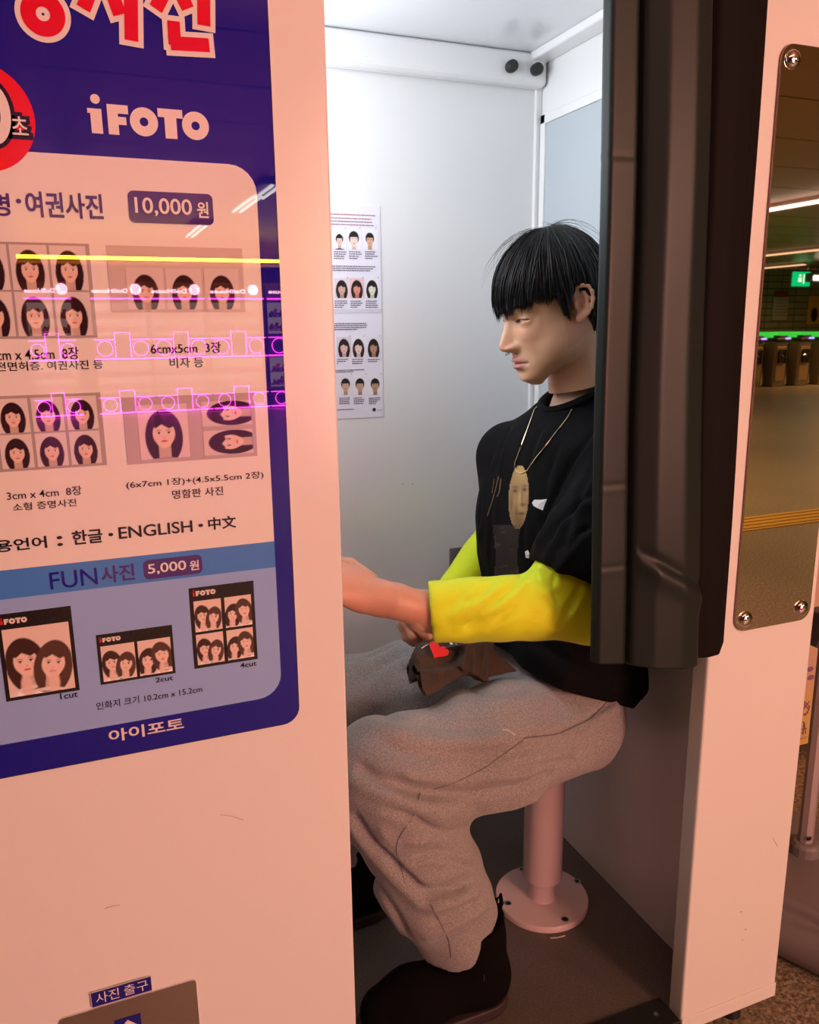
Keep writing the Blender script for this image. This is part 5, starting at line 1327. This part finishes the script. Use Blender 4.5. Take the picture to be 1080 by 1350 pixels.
def machine(x0, x1, label, sign=True, grp='prize machines across the hall'):
    t = empty('prize_machine', ((x0+x1)/2, SY-.3, 0), label, 'arcade machine', grp); F_ = SY; w = x1-x0; cx = (x0+x1)/2
    MB().box((x0, F_-.8, 0), (x1, F_-.30, z_led-.12), .01).build('cabinet', M_CAB, t)
    for z0, z1 in ((z_b0-.02, z_b1), (0.02, z_c1), ): MB().box((x0, F_-.30, z0), (x1, F_, z1), .01).build('control_deck', M_CABD, t)
    MB().box((x0, F_-.30, z_l1-.03), (x1, F_+.02, z_sg1+.06), .01).build('header', M_CAB, t)
    for z0, z1 in ((z_b1, z_l1-.03), (z_c1, z_b0-.02)):
        MB().box((x0+.03, F_-.295, z0+.02), (x1-.03, F_-.285, z1-.02)).build('case_light', E_IN, t)
        for q in (.12, .52): MB().box((x0+.02, F_-.26, z0+(z1-z0)*q), (x1-.02, F_-.04, z0+(z1-z0)*q+.012)).build('shelf', M_CAB, t); toys(t, x0+.04, x1-.04, z0+(z1-z0)*q+.012, int(x0*100+z0*37+q*9))
        for xx in (x0, x1-.02): MB().box((xx, F_-.28, z0), (xx+.02, F_, z1)).build('case_post', M_CAB, t)
    if sign:
        text_xz('sign_lettering', 'DollHouse', cx+w*.36, z_sg0+.02, cx-w*.18, z_sg1-.02, F_+.03, None, E_SIGN, t, .02, False) if False else \
        text_xz('sign_lettering', 'DollHouse', cx-w*.45, z_sg0+.05, cx+w*.16, z_sg1-.04, F_+.03, None, E_SIGN, t, .03, True)
        MB().cyl((cx+w*.30, F_+.02, (z_sg0+z_sg1)/2+.03), (cx+w*.30, F_+.035, (z_sg0+z_sg1)/2+.03), .085, n=24).build('round_sign', E_SIGN, t)
    lines([(x0+.02, F_+.03, z_l1), (x1-.02, F_+.03, z_l1)], t)
    for zb, zt in ((z_b0, z_b1), (z_c0, z_c1)):
        lines([(x0, F_+.03, zb), (x1, F_+.03, zb)], t, r=.014)
        pw = w*.22
        lines([(cx-pw*.5-.02, F_+.03, zb), (cx-pw*.5-.02, F_+.03, zt+.07), (cx+pw*.5+.02, F_+.03, zt+.07), (cx+pw*.5+.02, F_+.03, zb)], t, r=.010)
        lines([(x0+.01, F_+.03, zt-.04), (cx-pw*.5-.02, F_+.03, zt-.04)], t, r=.009); lines([(cx+pw*.5+.02, F_+.03, zt-.04), (x1-.01, F_+.03, zt-.04)], t, r=.009)
        for s in (-1, 1):
            c = (cx+s*w*.31, F_+.03, (zb+zt)/2-.01); rr_ = min(w*.135, (zt-zb)*.36)
            lines([(c[0]+rr_*math.cos(a), c[1], c[2]+rr_*math.sin(a)) for a in np.linspace(0, 2*math.pi, 20, endpoint=False)], t, r=.007, closed=True)
    return t
words = ['nearest the pillar gap', 'second', 'third', 'fourth', 'fifth', 'sixth']
xs = [vx(u) for u in (122, 200, 276, 352, 428, 504)]
nm_ = ['neon prize machine first right of the gap, left of the other lit cabinets', 'neon prize machine second right of the gap, seen under the middle portrait',
       'neon prize machine third right of the gap, at the board\'s right edge', 'neon prize machine fourth from the gap, beyond the board edge', 'neon prize machine last on the right of the arcade row']
for i in range(5): machine(xs[i]+.01, xs[i+1]-.01, nm_[i])
machine(vx(36), vx(101), 'separate neon prize machine left of the gap, under the yellow strip')
ar = empty('arcade_canopy', (vx(200), SY, HC), 'pink arcade canopy edged with a glowing yellow light strip', 'canopy')
MB().box((vx(30), SY-1.0, z_led-.10), (vx(510), SY+.05, z_led-.03), .01).build('canopy_slab', M_CAB, ar)
MB().box((vx(30), SY-1.0, 0), (vx(510), SY-.85, z_led-.1), .01).build('canopy_back', M_CAB, ar)
MB().cyl((vx(35), SY+.10, z_led), (vx(508), SY+.10, z_led), .028, n=8).build('light_strip', E_YEL, ar)
MB().box((vx(34), SY+.02, z_led-.03), (vx(508), SY+.08, z_led+.03), .005).build('strip_channel', M_CABD, ar)
MB().box((vx(30), SY-.5, z_led-.03), (vx(510), SY-.1, HC), .01).build('fascia', mat('fascia_pink', (.60, .25, .22), .4), ar)

# ================================================================== ticket gates (seen in the mirror)
GX = vat(1020, 511, 'z', 0)
M_GATE = mat('gate_steel', (.36, .29, .20), .35, .6); E_GREEN = emat('gate_green', (.06, 1, .10), .8); E_BLUE = emat('gate_blue', (.25, .2, 1), 4)
def gate(x, y, label):
    """front at y facing +y, body running back; x..x+w across"""
    t = empty('ticket_gate', (x, y, 0), label, 'ticket gate', 'ticket gates of the station')
    w, L = .36, 1.5; hd = 1.02
    MB().box((x, y-L, 0), (x+w, y, hd-.06), .03).build('housing', M_GATE, t)
    MB().box((x-.02, y-L, hd-.06), (x+w+.02, y+.05, hd), .02).build('top_cover', M_DKPL, t)
    MB().box((x+.05, y-.14, hd), (x+w-.05, y+.02, hd+.05), .015).build('card_reader', M_DKPL, t)
    MB().box((x+w-.16, y+.05, hd-.03), (x+w-.02, y+.06, hd+.005)).build('reader_light', E_BLUE, t)
    MB().box((x+w-.035, y, .05), (x+w-.005, y+.012, .9)).build('edge_trim', M_CHROME, t)
    MB().box((x+.04, y, .12), (x+w-.06, y+.012, .84), .01).build('front_panel', mat('gate_bronze', (.45, .30, .15), .4, .4), t)
    MB().box((x+.07, y+.010, .48), (x+w-.09, y+.022, .78), .03).build('front_opening', M_BLACK, t)
    MB().tube([(x+.16+.05*math.cos(a), y+.026, .62+.05*math.sin(a)) for a in np.linspace(0, 5, 10)], .008, 5).build('emblem', M_CHROME, t)
    MB().box((x-.012, y-L+.2, .45), (x, y-.4, .86), .01).build('flap_housing', M_BLACK, t)
    MB().box((x+.05, y-L+.05, hd+.005), (x+w-.05, y-.25, hd+.11), .01).build('light_bar', E_GREEN, t)
    return t
dv = [vat(u, 511, 'z', 0) for u in (993, 1022, 1052, 1082)]
gl = ['ticket gate farthest left in the mirror, cut by the mirror edge', 'ticket gate second from left in the mirror, showing its dark oval', 'ticket gate third from left in the mirror', 'ticket gate at the right edge of the mirror, partly cut']
q0_ = vat(1003, 511, 'z', 0)
for i in range(4): gate(q0_[0]-.35+.66*i, q0_[1], gl[i])
# exit sign, notice, wall things on the far tiles
WB = -15.97
q = vat(1056, 368, 'y', 14.6)
ex = empty('exit_sign', tuple(q), 'glowing green exit sign hanging above the ticket gates', 'sign')
MB().box((q[0]-.27, q[1]-.03, q[2]-.17), (q[0]+.27, q[1]+.03, q[2]+.17), .01).build('box', emat('exit_green', (.0, .62, .22), 1.2), ex)
EW = emat('exit_white', (.75, 1, .85), 1.6)
MB().box((q[0]+.04, q[1]+.031, q[2]-.11), (q[0]+.07, q[1]+.036, q[2]+.11)).build('door_mark', EW, ex)
MB().box((q[0]-.12, q[1]+.031, q[2]-.07), (q[0]-.02, q[1]+.036, q[2]+.03)).build('running_figure', EW, ex); MB().sph((q[0]-.07, q[1]+.034, q[2]+.08), .03, 10, 6, (1, .2, 1)).build('figure_head', EW, ex)
for s in (-.2, .2): MB().cyl((q[0]+s, q[1], q[2]+.17), (q[0]+s, q[1], HC), .008, n=6).build('hanger', M_CHROME, ex)
q = vat(1028, 405, 'y', -WB)
nt_ = empty('wall_notice', tuple(q), 'pale notice with a red heading on the green tiled wall beyond the gates', 'notice')
MB().box((q[0]-.25, WB, q[2]-.34), (q[0]+.25, WB+.03, q[2]+.26), .005).build('sheet', mat('notice_grey', (.42, .40, .36), .5), nt_)
MB().box((q[0]-.22, WB, q[2]+.28), (q[0]+.22, WB+.03, q[2]+.42), .005).build('heading', mat('notice_red', (.30, .05, .03), .5), nt_)
for k in range(6): MB().box((q[0]-.2, WB+.031, q[2]+.18-k*.08), (q[0]+.2, WB+.036, q[2]+.20-k*.08)).build('text_line', mat('notice_ink', (.15, .13, .12), .6), nt_)
q = vat(1077, 410, 'y', -WB)
yw = empty('yellow_panel', tuple(q), 'yellow poster with dark figure on the tiled wall, right in the mirror', 'poster')
MB().box((q[0]-.35, WB, q[2]-.35), (q[0]+.35, WB+.03, q[2]+.40), .005).build('sheet', mat('poster_yellow', (.62, .36, .04), .5), yw)
MB().sph((q[0]-.12, WB+.03, q[2]-.1), .16, 12, 8, (.8, .1, 1.2)).build('dark_figure', M_BLACKM, yw)
q = vat(1078, 366, 'y', 13.9)
sp = empty('spot_lamp', tuple(q), 'bright lamp by the exit sign at the mirror\'s right edge', 'lamp')
MB().box((q[0]-.30, q[1]-.1, q[2]-.10), (q[0]+.30, q[1]+.1, q[2]+.10), .02).build('housing', M_DKPL, sp); MB().box((q[0]-.24, q[1]+.10, q[2]-.07), (q[0]+.24, q[1]+.11, q[2]+.04)).build('lens', emat('lamp_white', (1, .97, .8), 7), sp)
MB().cyl((q[0], q[1], q[2]+.1), (q[0], q[1], HC), .012, n=8).build('hanger', M_DKPL, sp)
